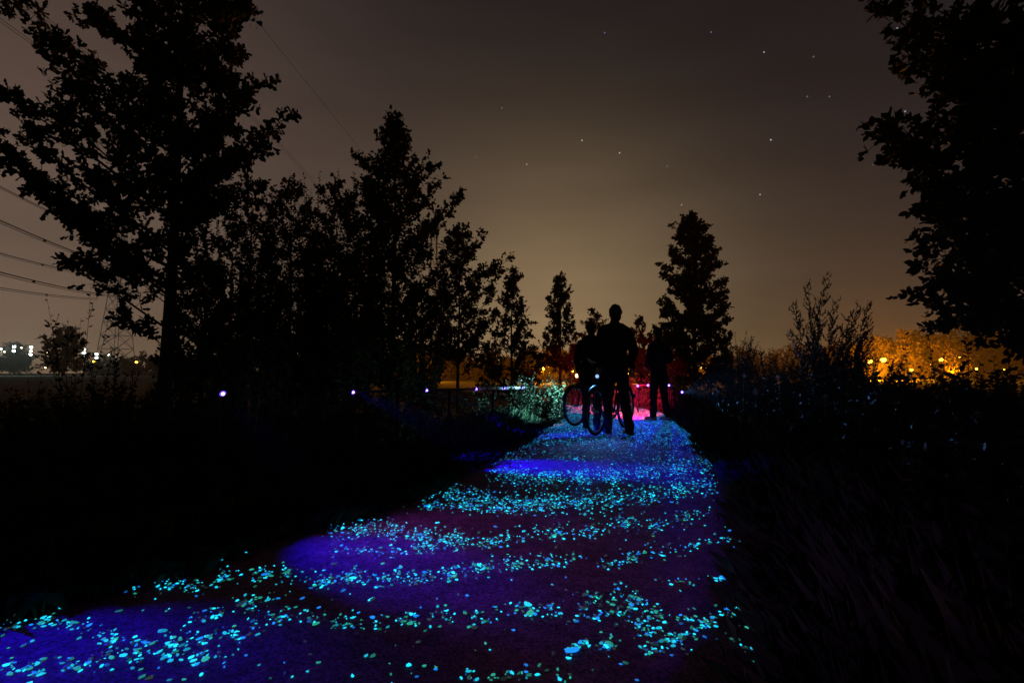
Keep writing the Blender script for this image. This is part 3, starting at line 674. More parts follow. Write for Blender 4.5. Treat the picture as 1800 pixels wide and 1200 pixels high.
# pale seed heads catching the light over the right verge
heads = [(1308, 660, 7.4, 'pale seed head highest beside the right rail'), (1328, 688, 6.6, 'round pale seed head catching blue light on the right verge'), (1368, 662, 6.8, 'small pale seed head left of the dim one'), (1440, 657, 6.4, 'dim pale seed head under the plumed weeds'), (1452, 697, 6.0, 'dim low pale seed head on the right verge'), (1541, 754, 4.8, 'arched pale seed head lowest on the right verge'), (1262, 690, 8.0, 'tiny pale seed head nearest the right rail')]
for i, (px, py, Y, lab) in enumerate(heads):
    t = at(px, py, Y); rng = np.random.default_rng(300 + i); b = Vector((t.x + rng.normal(0, .05), t.y, gz(t.x, t.y)))
    root = empty('seed_head_plant', b, lab, 'plant', 'pale seed heads on the right verge'); e = np.array(t) - np.array(b)
    st = MB(); st.tube(curve((0, 0, -.05), e, rng.normal(0, .05, 3), 8), np.linspace(.005, .002, 8), 5); st.build('stem', M['pale_stem'], root)
    hd = MB(); n = 150; dd = unit(rng.normal(size=(n, 3))); rr = .035 if i != 1 else .05
    put_leaves(hd, e + dd * .006, dd * np.array([1, 1, 1.3]), rng.uniform(.6, 1.1, n) * rr, LEAF_SLIM * np.array([.6, 1, 1]), rng); hd.build('seed_head', M['seed'], root)
    lf = MB(); s = rng.uniform(.1, .8, 9); P = curve((0, 0, -.05), e, (0, 0, 0), 8); p, dd = interp(P, s); put_leaves(lf, p, rng.normal(size=(9, 3)), rng.uniform(.06, .12, 9), LEAF_SLIM, rng); lf.build('leaves', M['weed'], root)

# ------------------------------------------------------------------ rails with blue lamps
def led(root, loc, aim, power, r=.02, cone=48, name='lamp_head', path_fill=0, col=(.012, .001, 1)):
    """small round lamp head: housing, ring, lens, its own light, and optionally an added fill spot"""
    loc = np.array(loc); base = np.array(root.location); d = unit(np.array(aim) - loc)
    h = MB(); h.tube([loc - base - d * .05, loc - base - d * .012], [r * 1.0, r * 1.15], 12); hs = h.build(name, M['black_metal'], root)
    g = MB(); g.ellipsoid(loc - base, (r, r, r), 12, 8); g.build('lens', M['led'], hs)
    g = MB(); Rr = np.array(Vector(d).to_track_quat('Y', 'Z').to_matrix())
    t = MB(); t.torus((0, 0, 0), r * 1.5, r * .22, n=20, m=6); v = np.concatenate(t.v) @ Rr.T + (loc - base) - d * .004
    g.add(v, np.concatenate(t.f[4])); g.build('lamp_ring', M['led_ring'], hs)
    if path_fill: lamp('violet_fill', 'SPOT', tuple(loc + d * (r + .014)), (.46, .10, 1), path_fill, root, (.75, 2.3, .0), .02, 60, 1.0)  # second, wide violet spot added to brighten and tint the near path
    if power: lamp('blue_spot', 'SPOT', tuple(loc + d * (r + .012)), col, power, root, tuple(aim), .02, cone, 1.0)
def post(mb, x, y, z0, z1, r=.022): mb.tube([(x, y, z0), (x, y, z1 - .012), (x, y, z1)], [r, r, r * .6], 8)
def rail(name, label, pts, strips, lamps, post_idx, group):
    P = [np.array(p) for p in pts]; root = empty(name, (P[0][0], P[0][1], gz(P[0][0], P[0][1])), label, 'railing', group); o = np.array(root.location)
    m = MB(); m.tube(np.array(P) - o, .017, 8); m.build('top_bar', M['rail_metal'], root, True)
    for s in post_idx:
        k = min(int(s), len(P) - 2); p = P[k] + (P[k + 1] - P[k]) * (s - k); m = MB(); post(m, p[0] - o[0], p[1] - o[1], gz(p[0], p[1]) - .3 - o[2], p[2] - .012 - o[2]); m.build('post', M['post_metal'], root, True)
    for a, b in strips:
        k = min(int(a), len(P) - 2); d = P[k + 1] - P[k]; p, q = P[k] + d * (a - k), P[k] + d * (b - k)
        m = MB(); m.tube([p - o, q - o], .024, 8); m.build('reflective_sleeve', M['white_strip'], root, True)
    for loc, aim, pw, r, cone, *cl_ in lamps: led(root, loc, aim, pw, r, cone, **({'col': cl_[0]} if cl_ else {}))
    return root
a, b_ = at(622, 689, 5.2), at(928, 681, 8.9); aa, bb = np.array(a), np.array(b_)
def on(t): return tuple(aa + (bb - aa) * t)
def tpx(px):   # fraction along the left rail under a pixel column
    lo, hi = 0, 1
    for _ in range(30):
        m = (lo + hi) / 2; p = on(m); q = 900 + FPX * p[0] / p[1]
        lo, hi = (m, hi) if q < px else (lo, m)
    return m
def lamp_on(px): p = np.array(on(tpx(px))); p[2] += 0; p[1] -= .05; return p
POOL = {1: at_z(120, 1160), 2: at_z(655, 985), 3: at_z(940, 822), 4: at_z(1000, 765)}
rail('rail', 'low steel rail with white reflective sleeves on the left verge', [a, b_], [(tpx(842), tpx(852)), (tpx(857), tpx(870)), (tpx(873), tpx(885)), (tpx(888), tpx(896)), (tpx(899), tpx(918)), (tpx(919), tpx(925))],
     [(lamp_on(625), POOL[3], 1900, .013, 26), (lamp_on(752), POOL[4], 1000, .015, 22), (lamp_on(838), at_z(1040, 748), 60, .017, 40), (lamp_on(887), at_z(1030, 735), 0, .016, 50), (lamp_on(918), at_z(1040, 735), 0, .016, 50)],
     [0.0, tpx(700), tpx(790), tpx(867), tpx(925) - .003], 'rails beside the path')
# posts with a single lamp, one in view and one further left
for i, (p, aim, pw, lab) in enumerate([(at(392, 692, 3.1), POOL[2], 200, 'short black post with a blue lamp on the near left verge'), (Vector((-2.75, 1.75, .78)), POOL[1], 190, 'short black lamp post beyond the left edge of the picture')]):
    root = empty('lamp_post', (p.x - .06, p.y + .05, gz(p.x, p.y)), lab, 'lamp post', 'blue lamp posts'); m = MB(); post(m, 0, 0, -.3, p.z + .03 - root.location.z, .018); m.build('post', M['post_metal'], root, True)
    m = MB(); m.box((.03, -.02, p.z - root.location.z), (.07, .03, .02)); m.build('bracket', M['black_metal'], root)
    led(root, p, aim, pw, .011, 29, path_fill=50 * (1 - i))
RP = [at(1118, 677, 11.2), at(1164, 676, 11.5), at(1176, 676, 11.3), at(1185, 678, 10.9), at(1206, 694, 10.2)]
rail('rail', 'low steel rail bending down at its end on the right of the path', RP, [], [(np.array(at(1121, 678, 11.1)), at_z(1115, 742), 420, .018, 26), (np.array(at(1139, 677, 11.2)), at_z(1150, 745), 0, .018, 26), (np.array(at(1161, 677, 11.3)), at_z(1160, 745), 0, .018, 26),
     (np.array(at(1176, 677, 11.2)), at_z(1160, 748), 420, .018, 26), (np.array(at(1199, 689, 10.2)), at(1322, 672, 7.0), 1500, .018, 24, (.12, .36, 1))], [.05, .98, 2.0, 3.0], 'rails beside the path')

# ------------------------------------------------------------------ bicycles
def bicycle(label, loc, rz, front, front_power, front_col, tail_power, front_aim, tail_aim, tail_cone=52, front_cone=125):
    root = empty('bicycle', loc, label, 'bicycle', 'bicycles', rz)
    r = .335; wb = .55
    def P(mb, name, m, par=root, smooth=True): return mb.build(name, m, par, smooth)
    for x in (-wb, wb):
        t = MB(); t.torus((x, 0, r), r - .018, .018, n=40, m=8); w = P(t, 'wheel', M['rubber'])
        t = MB(); t.torus((x, 0, r), r - .045, .011, n=40, m=6); P(t, 'rim', M['chrome'], w)
        t = MB(); t.tube([(x, -.045, r), (x, .045, r)], .018, 8); P(t, 'hub', M['chrome'], w)
        t = MB()
        for i in range(24):
            a = i * math.pi / 12; s = .03 if i % 2 else -.03
            t.tube([(x + .016 * math.cos(a + .5), s, r + .016 * math.sin(a + .5)), (x + (r - .05) * math.cos(a), 0, r + (r - .05) * math.sin(a))], .0012, 3)
        P(t, 'spokes', M['chrome'], w)
        t = MB(); a = np.linspace(R(15 if x < 0 else 20), R(165 if x < 0 else 130), 14); pts = np.stack([x - np.cos(a) * (r + .022) * (-1 if x > 0 else 1), np.zeros(14), r + np.sin(a) * (r + .022)], 1)
        t.tube(pts, .02, 6); P(t, 'mudguard', M['black_metal'])
    bb_ = (-.09, 0, .29); seat = (-.27, 0, .80); head_t = (.36, 0, .86); head_b = (.40, 0, .70); rear = (-wb, 0, r)
    t = MB()
    for p, q, rr in ((bb_, seat, .015), (bb_, head_b, .017), (seat, head_t, .014)): t.tube([p, q], rr, 8)
    t.tube([head_t, head_b], .02, 8)
    for s in (-.05, .05):
        t.tube([(bb_[0], s * .7, bb_[2]), (rear[0], s, rear[2])], .009, 6); t.tube([(seat[0], s * .4, seat[2] - .08), (rear[0], s, rear[2])], .008, 6)
    P(t, 'frame', M['black_metal'])
    t = MB()
    for s in (-.05, .05): t.tube([head_b, (head_b[0] + .02, s, head_b[2] - .05), (wb - .03, s, r + .1), (wb, s, r)], [.014, .013, .011, .009], 6)
    P(t, 'fork', M['black_metal'])
    t = MB(); t.tube([seat, (-.31, 0, .93)], .012, 8); P(t, 'seat_post', M['chrome'])
    t = MB(); t.ellipsoid((-.36, 0, .955), (.12, .095, .035), 14, 8); t.ellipsoid((-.24, 0, .955), (.13, .04, .028), 12, 8); P(t, 'saddle', M['leather'])
    t = MB(); t.tube([head_t, (.33, 0, 1.0)], .012, 8); t.tube([(.12, -.28, 1.07), (.24, -.27, 1.09), (.33, -.2, 1.07), (.36, -.08, 1.02), (.36, .08, 1.02), (.33, .2, 1.07), (.24, .27, 1.09), (.12, .28, 1.07)], .011, 8); hb = P(t, 'handlebar', M['chrome'])
    for s in (-1, 1):
        t = MB(); t.tube([(.10, s * .281, 1.068), (.22, s * .275, 1.088)], .017, 8); P(t, 'grip', M['rubber'], hb)
        t = MB(); t.tube([(.24, s * .26, 1.07), (.31, s * .18, 1.02), (.30, s * .16, 1.0)], .006, 5); P(t, 'brake_lever', M['chrome'], hb)
    t = MB(); t.tube([(.33, .2, 1.06), (.45, .12, .98), (.44, .03, .8), (.40, .01, .72)], .0035, 5); P(t, 'brake_cable', M['rubber'])
    t = MB(); t.torus((bb_[0], -.045, bb_[2]), .085, .008, n=24, m=6); t.tube([(bb_[0], -.06, bb_[2]), (bb_[0], .06, bb_[2])], .014, 8)
    t.tube([(bb_[0], -.065, bb_[2]), (bb_[0] + .1, -.065, bb_[2] - .13)], .008, 6); t.tube([(bb_[0], .065, bb_[2]), (bb_[0] - .1, .065, bb_[2] + .13)], .008, 6); P(t, 'crank', M['chrome'])
    for s, x, z in ((-1, .1, -.13), (1, -.1, .13)):
        t = MB(); t.box((bb_[0] + x, s * .11, bb_[2] + z), (.09, .075, .022)); P(t, 'pedal', M['rubber'], root, False)
    t = MB(); t.tube([(bb_[0], -.045, bb_[2] + .085), (rear[0], -.045, r + .04)], .004, 4); t.tube([(bb_[0], -.045, bb_[2] - .085), (rear[0], -.045, r - .04)], .004, 4); P(t, 'chain', M['steel'])
    t = MB(); t.tube([(-.70, -.06, .73), (-.32, -.06, .74), (-.32, .06, .74), (-.70, .06, .73), (-.70, -.06, .73)], .006, 6); t.tube([(-.66, -.06, .73), (rear[0], -.055, r)], .006, 6); t.tube([(-.66, .06, .73), (rear[0], .055, r)], .006, 6); t.tube([(-.5, -.06, .735), (-.5, .06, .735)], .005, 6); P(t, 'rear_rack', M['black_metal'])
    t = MB(); t.tube([(-.1, .05, .27), (-.2, .17, .01)], .009, 6); P(t, 'kickstand', M['steel'])
    t = MB(); t.tube([(.40, 0, .83), (.44, 0, .83), (.475, 0, .83), (.49, 0, .83)], [.012, .03, .038, .036], 12); h = P(t, 'headlight', M['chrome'])
    t = MB(); t.ellipsoid((.492, 0, .83), (.024, .026, .026), 12, 8); P(t, 'lens', M[front], h)
    t = MB(); t.box((-.905, 0, .50), (.03, .06, .05)); h = P(t, 'tail_light', M['black_metal'], root, False)
    t = MB(); t.ellipsoid((-.924, 0, .50), (.012, .028, .02), 12, 8); P(t, 'lens', M['tail'], h)
    mw = Matrix.Translation(loc) @ Matrix.Rotation(rz, 4, 'Z')
    def bl(name, p, aim, col, pw, cone, blend=.9):
        d = bpy.data.lights.new(name, 'SPOT'); d.color = col; d.energy = pw; d.shadow_soft_size = .03; d.spot_size = R(cone); d.spot_blend = blend
        o = bpy.data.objects.new(name, d); C.objects.link(o); o.parent = root; o.location = p; o.rotation_euler = (Vector(aim) - Vector(p)).to_track_quat('-Z', 'Y').to_euler()
    inv = mw.inverted()
    if front_power: bl('headlight_beam', (.545, 0, .83), inv @ Vector(front_aim), front_col, front_power, front_cone, 1.0)
    if tail_power: bl('tail_light_glow', (-.95, 0, .50), inv @ Vector(tail_aim), (1, .012, .07), tail_power, tail_cone, .6)
    return root
# front wheel towards the camera, held between the two walkers
p = at(1050, 663, 6.92); bicycle('bicycle with a white headlight in front of the person in charcoal', (p.x + .28, p.y + .40, .02), R(-125), 'bikelamp', 40, (.08, .36, 1), 5200, (1.1, 5.9, .0), (2.80, 12.2, .10), 38, 75)
p = at(1014, 661, 8.15); bicycle('bicycle with a round orange lamp beside the brightly lit bush', (p.x + .33, p.y + .36, .02), R(-132), 'bikelamp_orange', 210, (.34, .78, 1), 700, (.25, 8.55, .30), (1.6, 13.4, .05), 40, 92)

# ------------------------------------------------------------------ people
def remesh(name, mb, voxel, m, parent, smooth=4, fold=None):
    o = mb.build(name, m, None); md = o.modifiers.new('r', 'REMESH'); md.mode = 'VOXEL'; md.voxel_size = voxel
    ms = o.modifiers.new('s', 'SMOOTH'); ms.factor = .5; ms.iterations = smooth
    if fold:
        tx = bpy.data.textures.new('fold', 'CLOUDS'); tx.noise_scale = fold[0]; dm = o.modifiers.new('d', 'DISPLACE'); dm.texture = tx; dm.strength = fold[1]; dm.mid_level = .5
    dg = bpy.context.evaluated_depsgraph_get(); me = bpy.data.meshes.new_from_object(o.evaluated_get(dg)); old = o.data; o.modifiers.clear(); o.data = me; bpy.data.meshes.remove(old)
    me.name = name; me.polygons.foreach_set('use_smooth', np.ones(len(me.polygons), dtype=bool))
    if not me.materials: me.materials.append(m)
    o.parent = parent
    return o
def person(label, loc, rz, H, J, jacket, trousers, shoes, long_coat=False):
    """J: joints at 1.80 m scale: el/ha/kn/an for both sides; facing local +Y"""
    root = empty('person', loc, label, 'person', None, rz); k = H / 1.8
    S_ = lambda p: np.array(p, float) * k
    b = MB()
    hip = J.get('hip', .93); lx = J.get('lean', 0.0)
    hd = S_((J.get('hx', 0), .03 + lx, 1.665)); 
    b.ellipsoid(hd, S_((.077, .095, .115)), 16, 12); b.ellipsoid(hd + S_((0, .03, -.07)), S_((.055, .065, .055)), 12, 8)     # skull, jaw
    b.ellipsoid(hd + S_((0, .100, -.015)), S_((.013, .022, .026)), 8, 6)                                                   # nose
    b.ellipsoid(hd + S_((0, .088, -.062)), S_((.024, .012, .009)), 8, 6)                                                   # mouth
    for s in (-1, 1):
        b.ellipsoid(hd + S_((s * .079, -.005, -.012)), S_((.010, .022, .034)), 8, 6)                                       # ear
        b.ellipsoid(hd + S_((s * .03, .082, .012)), S_((.014, .012, .010)), 8, 6)                                          # eye
    b.capsule(S_((0, -.005 + lx, 1.45)), S_((0, .01 + lx, 1.60)), .058 * k, .052 * k)
    b.capsule(S_((0, lx * .6, 1.05)), S_((0, lx, 1.38)), .13 * k, .14 * k); b.ellipsoid(S_((0, 0, .97)), S_((.15, .1, .12)))
    for s in (-1, 1):
        q = 'l' if s < 0 else 'r'
        sh_ = S_((s * .172, lx, 1.41)); el = S_(J['el' + q]); ha = S_(J['ha' + q]); kn = S_(J['kn' + q]); an = S_(J['an' + q]); hp = S_((s * .09, 0, hip))
        b.capsule(S_((0, lx, 1.42)), sh_, .06 * k, .055 * k); b.capsule(sh_, el, .050 * k, .040 * k); b.capsule(el, ha, .039 * k, .027 * k)
        d = unit(ha - el); pc = ha + d * .045 * k; b.capsule(ha, pc + d * .03 * k, .028 * k, .033 * k)
        sd = unit(np.cross(d, (0, 1, .01))); fw = np.cross(sd, d)
        for i, l in enumerate((.062, .074, .07, .055)):      # four fingers, bent at the knuckle
            r0 = pc + d * .045 * k + fw * (i - 1.5) * .019 * k; r1 = r0 + (d * .8 - sd * s * .5) * l * .5 * k; r2 = r1 + (d * .4 - sd * s * .9) * l * .5 * k
            b.capsule(r0 - d * .03 * k, r1, .0095 * k, .009 * k, 6); b.capsule(r1, r2, .009 * k, .0075 * k, 6)
        b.capsule(ha + d * .02 * k + fw * .02 * k, pc + fw * .055 * k + d * .025 * k, .013 * k, .010 * k, 6)                 # thumb
        b.capsule(hp, kn, .075 * k, .05 * k); b.capsule(kn, an, .05 * k, .035 * k); b.capsule(an, an + S_((0, .12, -.05)), .034 * k, .03 * k)
    remesh('body', b, .011, M['skin'], root, 2)
    h = MB(); h.ellipsoid(hd + S_((0, -.018, .025)), S_((.088, .100, .108)), 16, 12); h.ellipsoid(hd + S_((0, -.055, -.04)), S_((.07, .05, .08)), 12, 8); remesh('hair', h, .010, M['hair'], root, 1, (.035, .035))
    j = MB(); j.ellipsoid(S_((0, lx, 1.36)), S_((.185, .135, .17)), 16, 10); j.capsule(S_((0, lx * .6, 1.10)), S_((0, lx, 1.36)), .155 * k, .165 * k, 14); j.ellipsoid(S_((0, 0, 1.0)), S_((.19, .135, .16)), 16, 10)
    j.capsule(S_((-.15, lx, 1.425)), S_((.0, lx, 1.49)), .075 * k, .07 * k); j.capsule(S_((.15, lx, 1.425)), S_((.0, lx, 1.49)), .075 * k, .07 * k); j.capsule(S_((0, -.005 + lx, 1.48)), S_((0, lx, 1.535)), .075 * k, .07 * k)
    if long_coat: j.capsule(S_((-.05, 0, .80)), S_((-.03, 0, 1.0)), .17 * k, .16 * k); j.capsule(S_((.05, 0, .80)), S_((.03, 0, 1.0)), .17 * k, .16 * k)
    for s in (-1, 1):
        q = 'l' if s < 0 else 'r'; sh_ = S_((s * .175, lx, 1.405)); el = S_(J['el' + q]); ha = S_(J['ha' + q]); d = unit(ha - el)
        j.capsule(sh_, el, .079 * k, .064 * k); j.capsule(el, ha - d * .03 * k, .062 * k, .047 * k)
    remesh('jacket', j, .016, M[jacket], root, 4, (.09, .05))
    t = MB(); t.ellipsoid(S_((0, 0, .93)), S_((.168, .12, .13)), 14, 9)
    for s in (-1, 1):
        q = 'l' if s < 0 else 'r'; kn = S_(J['kn' + q]); an = S_(J['an' + q]); hp = S_((s * .085, 0, hip - .03)); d = unit(an - kn)
        t.capsule(hp, kn, .098 * k, .072 * k); t.capsule(kn, an - d * .01 * k, .071 * k, .062 * k)
    remesh('trousers', t, .014, M[trousers], root, 3, (.07, .04))
    for s in (-1, 1):
        q = 'l' if s < 0 else 'r'; an = S_(J['an' + q]); z0 = max(an[2] - .075 * k, .0)
        f = MB(); f.capsule((an[0], an[1] - .03 * k, z0 + .045 * k), (an[0] + s * .012, an[1] + .17 * k, z0 + .035 * k), .045 * k, .036 * k); f.capsule((an[0], an[1], z0 + .04 * k), (an[0], an[1], z0 + .10 * k), .046 * k, .05 * k)
        f.box((an[0] + s * .006, an[1] + .07 * k, z0 + .012 * k), (.085 * k, .29 * k, .022 * k)); remesh('shoe', f, .012, M[shoes], root, 2)
    return root
J1 = dict(ell=(-.238, -.05, 1.17), elr=(.242, -.06, 1.16), hal=(-.225, .06, .93), har=(.232, .02, .91), knl=(-.085, .10, .50), knr=(.11, -.03, .50), anl=(-.075, .14, .085), anr=(.12, -.22, .10), hx=.015)
p = at_z(1086, 768); person('tall person in black standing with back turned, darkest of the three walkers', (p.x, p.y + .1, .015), R(4), 1.88, J1, 'cloth_black', 'denim', 'shoe')
J2 = dict(ell=(-.24, -.03, 1.17), elr=(.33, .12, 1.2), hal=(-.225, .08, .94), har=(.36, .36, 1.08), knl=(-.10, .06, .50), knr=(.10, -.03, .50), anl=(-.12, .10, .085), anr=(.09, -.14, .085), lean=.02)
p = at_z(1043, 757); person('person in charcoal coat left of the tall one, behind the bicycle', (p.x, p.y + .1, .012), R(-16), 1.72, J2, 'cloth_grey', 'denim', 'shoe', True)
J3 = dict(ell=(-.27, -.02, 1.19), elr=(.27, -.02, 1.19), hal=(-.14, .19, 1.03), har=(.14, .20, 1.0), knl=(-.10, .05, .50), knr=(.10, -.02, .50), anl=(-.11, .06, .085), anr=(.11, -.10, .085))
p = at_z(1160, 741); person('person in navy jacket and pale shoes on the right of the path', (p.x, p.y, .012), R(25), 1.74, J3, 'cloth_navy', 'denim', 'shoe_pale')

# ------------------------------------------------------------------ far background
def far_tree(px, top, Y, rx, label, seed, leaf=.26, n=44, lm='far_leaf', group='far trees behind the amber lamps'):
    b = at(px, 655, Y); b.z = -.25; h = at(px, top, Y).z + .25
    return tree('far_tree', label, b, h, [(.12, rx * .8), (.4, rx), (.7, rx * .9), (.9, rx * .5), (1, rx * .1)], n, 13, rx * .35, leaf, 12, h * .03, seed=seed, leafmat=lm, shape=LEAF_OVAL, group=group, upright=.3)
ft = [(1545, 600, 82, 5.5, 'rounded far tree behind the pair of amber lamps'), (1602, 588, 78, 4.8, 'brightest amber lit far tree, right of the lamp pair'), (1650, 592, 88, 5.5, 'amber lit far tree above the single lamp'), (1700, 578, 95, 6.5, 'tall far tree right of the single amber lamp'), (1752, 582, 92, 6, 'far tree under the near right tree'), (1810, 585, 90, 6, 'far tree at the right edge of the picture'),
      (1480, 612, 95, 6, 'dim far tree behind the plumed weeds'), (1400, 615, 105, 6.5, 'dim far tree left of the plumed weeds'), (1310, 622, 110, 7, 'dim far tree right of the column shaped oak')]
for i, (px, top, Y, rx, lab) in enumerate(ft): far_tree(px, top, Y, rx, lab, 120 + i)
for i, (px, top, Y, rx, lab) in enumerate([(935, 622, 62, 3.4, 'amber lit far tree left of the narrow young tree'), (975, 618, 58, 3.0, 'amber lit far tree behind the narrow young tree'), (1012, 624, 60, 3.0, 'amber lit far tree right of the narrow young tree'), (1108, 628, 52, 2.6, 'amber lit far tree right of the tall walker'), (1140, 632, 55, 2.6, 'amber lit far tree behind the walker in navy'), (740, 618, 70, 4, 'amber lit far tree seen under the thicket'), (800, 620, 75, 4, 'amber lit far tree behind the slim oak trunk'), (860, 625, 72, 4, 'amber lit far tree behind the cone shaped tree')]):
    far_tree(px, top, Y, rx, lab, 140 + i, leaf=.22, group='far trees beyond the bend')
far_tree(112, 578, 175, 7, 'misty far tree behind the white floodlights', 160, leaf=.5, lm='leaf2', group='far trees on the left'); far_tree(25, 606, 235, 8, 'misty low far tree at the left edge', 161, leaf=.5, lm='leaf2', group='far trees on the left')
for i, px in enumerate((190, 255, 330, 410, 500, 590, 660)): far_tree(px, 634 - (i % 3) * 5, 200, 10, ['low misty far tree right of the floodlights', 'low misty far tree just left of the big oak', 'low misty far tree right of the big oak trunk', 'low misty far tree glimpsed through the oak undergrowth', 'low misty far tree glimpsed through the upright rods', 'low misty far tree left of the spire topped tree', 'low misty far tree behind the spire topped tree'][i], 170 + i, leaf=.6, n=24, lm='leaf2', group='far trees on the left')

def street_lamp(px, py, Y, label, r=.22, power=0, col=(1, .30, .004), m='sodium', group='amber street lamps', heads=None, name='street_lamp', off=-1.0):
    top = at(px, py, Y); root = empty(name, (top.x, Y, -.25), label, 'lamp', group); h = top.z + .25
    t = MB(); t.tube([(0, .25, -.2), (0, .25, h * .6), (0, .25, h + .15), (0, .12, h + .3), (0, 0, h + .3)], [.09, .07, .05, .045, .04], 8); t.build('pole', M['pylon'], root, True)
    for dz, hm in (heads or [(0, m)]):
        t = MB(); t.tube([(0, .1, h + dz + .18), (0, 0, h + dz + .16), (0, -.02, h + dz + .1)], [r * .5, r * 1.0, r * 1.15], 10); hd = t.build('lamp_head', M['pylon'], root)
        t = MB(); t.ellipsoid((0, -.04, h + dz), (r, r, r), 10, 8); t.build('bulb', M[hm], hd)
    if power: lamp('street_light', 'POINT', (top.x, Y + off, top.z - .3), col, power, root, size=.3)
    return root
SL = [(1528, 635, 68, 'left one of the pair of amber street lamps', .3, 1200), (1552, 632, 68, 'right one of the pair of amber street lamps', .34, 1200), (1602, 650, 66, 'amber street lamp low before the brightest tree', .16, 42000, 6.0), (1654, 632, 74, 'single amber street lamp right of the brightest tree', .24, 900), (1637, 641, 78, 'small amber lamp left of the single one', .14, 2500, 6), (1687, 628, 80, 'small high amber lamp below the near right tree', .14, 900, 4), (1716, 648, 74, 'low amber lamp below the near right tree', .14, 9000, 13), (1765, 650, 76, 'amber lamp near the right edge', .12, 9000, 9)]
for px, py, Y, lab, r, pw, *of in SL: street_lamp(px, py, Y, lab, r, pw, off=of[0] if of else -1.0)
for px, py, Y, lab, r, pw in [(955, 648, 50, 'amber street lamp behind the lit bush', .12, 3500), (1006, 652, 50, 'amber street lamp hidden behind the bicycle lamp', .12, 3000), (1106, 656, 44, 'amber street lamp low behind the walkers', .12, 1800), (1136, 652, 46, 'amber street lamp behind the navy walker', .12, 1500), (748, 637, 62, 'amber street lamp seen under the thicket', .15, 4500)]:
    street_lamp(px, py, Y, lab, r, pw, group='amber lamps beyond the bend')
FL = [(2, 613, 200, [(0, 'flood')]), (8, 618, 195, [(0, 'flood_warm')]), (25, 609, 190, [(0, 'flood'), (-1.7, 'flood')]), (38, 611, 195, [(0, 'flood_warm')]), (55, 610, 190, [(0, 'flood'), (-1.6, 'flood_warm'), (-2.8, 'flood')]), (83, 612, 190, [(0, 'flood'), (-1.5, 'flood_warm')]), (110, 614, 200, [(0, 'flood')]), (131, 615, 200, [(0, 'flood')]), (149, 614, 190, [(0, 'flood'), (-1.4, 'flood'), (-2.8, 'flood')]), (170, 622, 190, [(0, 'flood'), (-1.4, 'flood')]), (191, 623, 200, [(0, 'flood')])]
FLL = ['floodlight mast at the very left edge', 'warm floodlight second from the left edge', 'white double floodlight left of the orange one', 'orange floodlight between two white ones', 'bright triple floodlight left of the drooping twig', 'white floodlight just left of the misty tree', 'small white floodlight before the misty tree', 'faint white floodlight behind the sapling stem', 'stack of three white floodlights right of the sapling', 'white floodlight right of the stack of three', 'small white floodlight nearest the big oak']
for (px, py, Y, hs), lab in zip(FL, FLL):
    street_lamp(px, py, Y, lab, .5 if len(hs) > 1 else .34, 2600 if px in (2, 25, 55, 83, 149) else 0, (.7, 1, .9), heads=hs, group='far white floodlights', name='floodlight_mast')
for px, py, Y, lab in [(165, 635, 150, 'small amber lamp below the white floodlights'), (240, 636, 140, 'amber lamp left of the big oak trunk')]:
    street_lamp(px, py, Y, lab, .32, 200, group='small amber lamps on the left')
street_lamp(80, 646, 120, 'tiny warm white lamp low in the dark field', .18, 0, m='flood_warm', group='small amber lamps on the left')

# far house with small lit windows
hb = at(1228, 655, 105); hb.z = -.25
root = empty('house', hb, 'far dark house with four small lit windows', 'house')
t = MB(); t.box((0, 2, 1.7), (6.5, 4, 3.4)); t.build('wall', M['wall'], root)
t = MB(); t.add([(-3.5, -.3, 3.4), (3.5, -.3, 3.4), (3.5, 4.3, 3.4), (-3.5, 4.3, 3.4), (-3.5, 2, 5.4), (3.5, 2, 5.4)], [(0, 1, 5, 4), (2, 3, 4, 5), (0, 4, 3), (1, 2, 5), (3, 2, 1, 0)]); rf = t.build('roof', M['roof'], root)
t = MB(); t.box((1.6, 2.6, 5.3), (.6, .6, 1.2)); t.build('chimney', M['wall'], rf)
for px in (1217, 1222, 1233, 1240):
    w = at(px, 637, 105); t = MB(); t.box((w.x - hb.x, -.02, 2.5), (.42, .06, 1.0)); wn = t.build('window', M['window_lit'], root)
    t = MB(); t.box((w.x - hb.x, -.06, 2.5), (.05, .04, 1.0)); t.box((w.x - hb.x, -.05, 3.05), (.6, .1, .08)); t.box((w.x - hb.x, -.07, 1.95), (.6, .14, .08)); t.build('frame', M['roof'], wn)

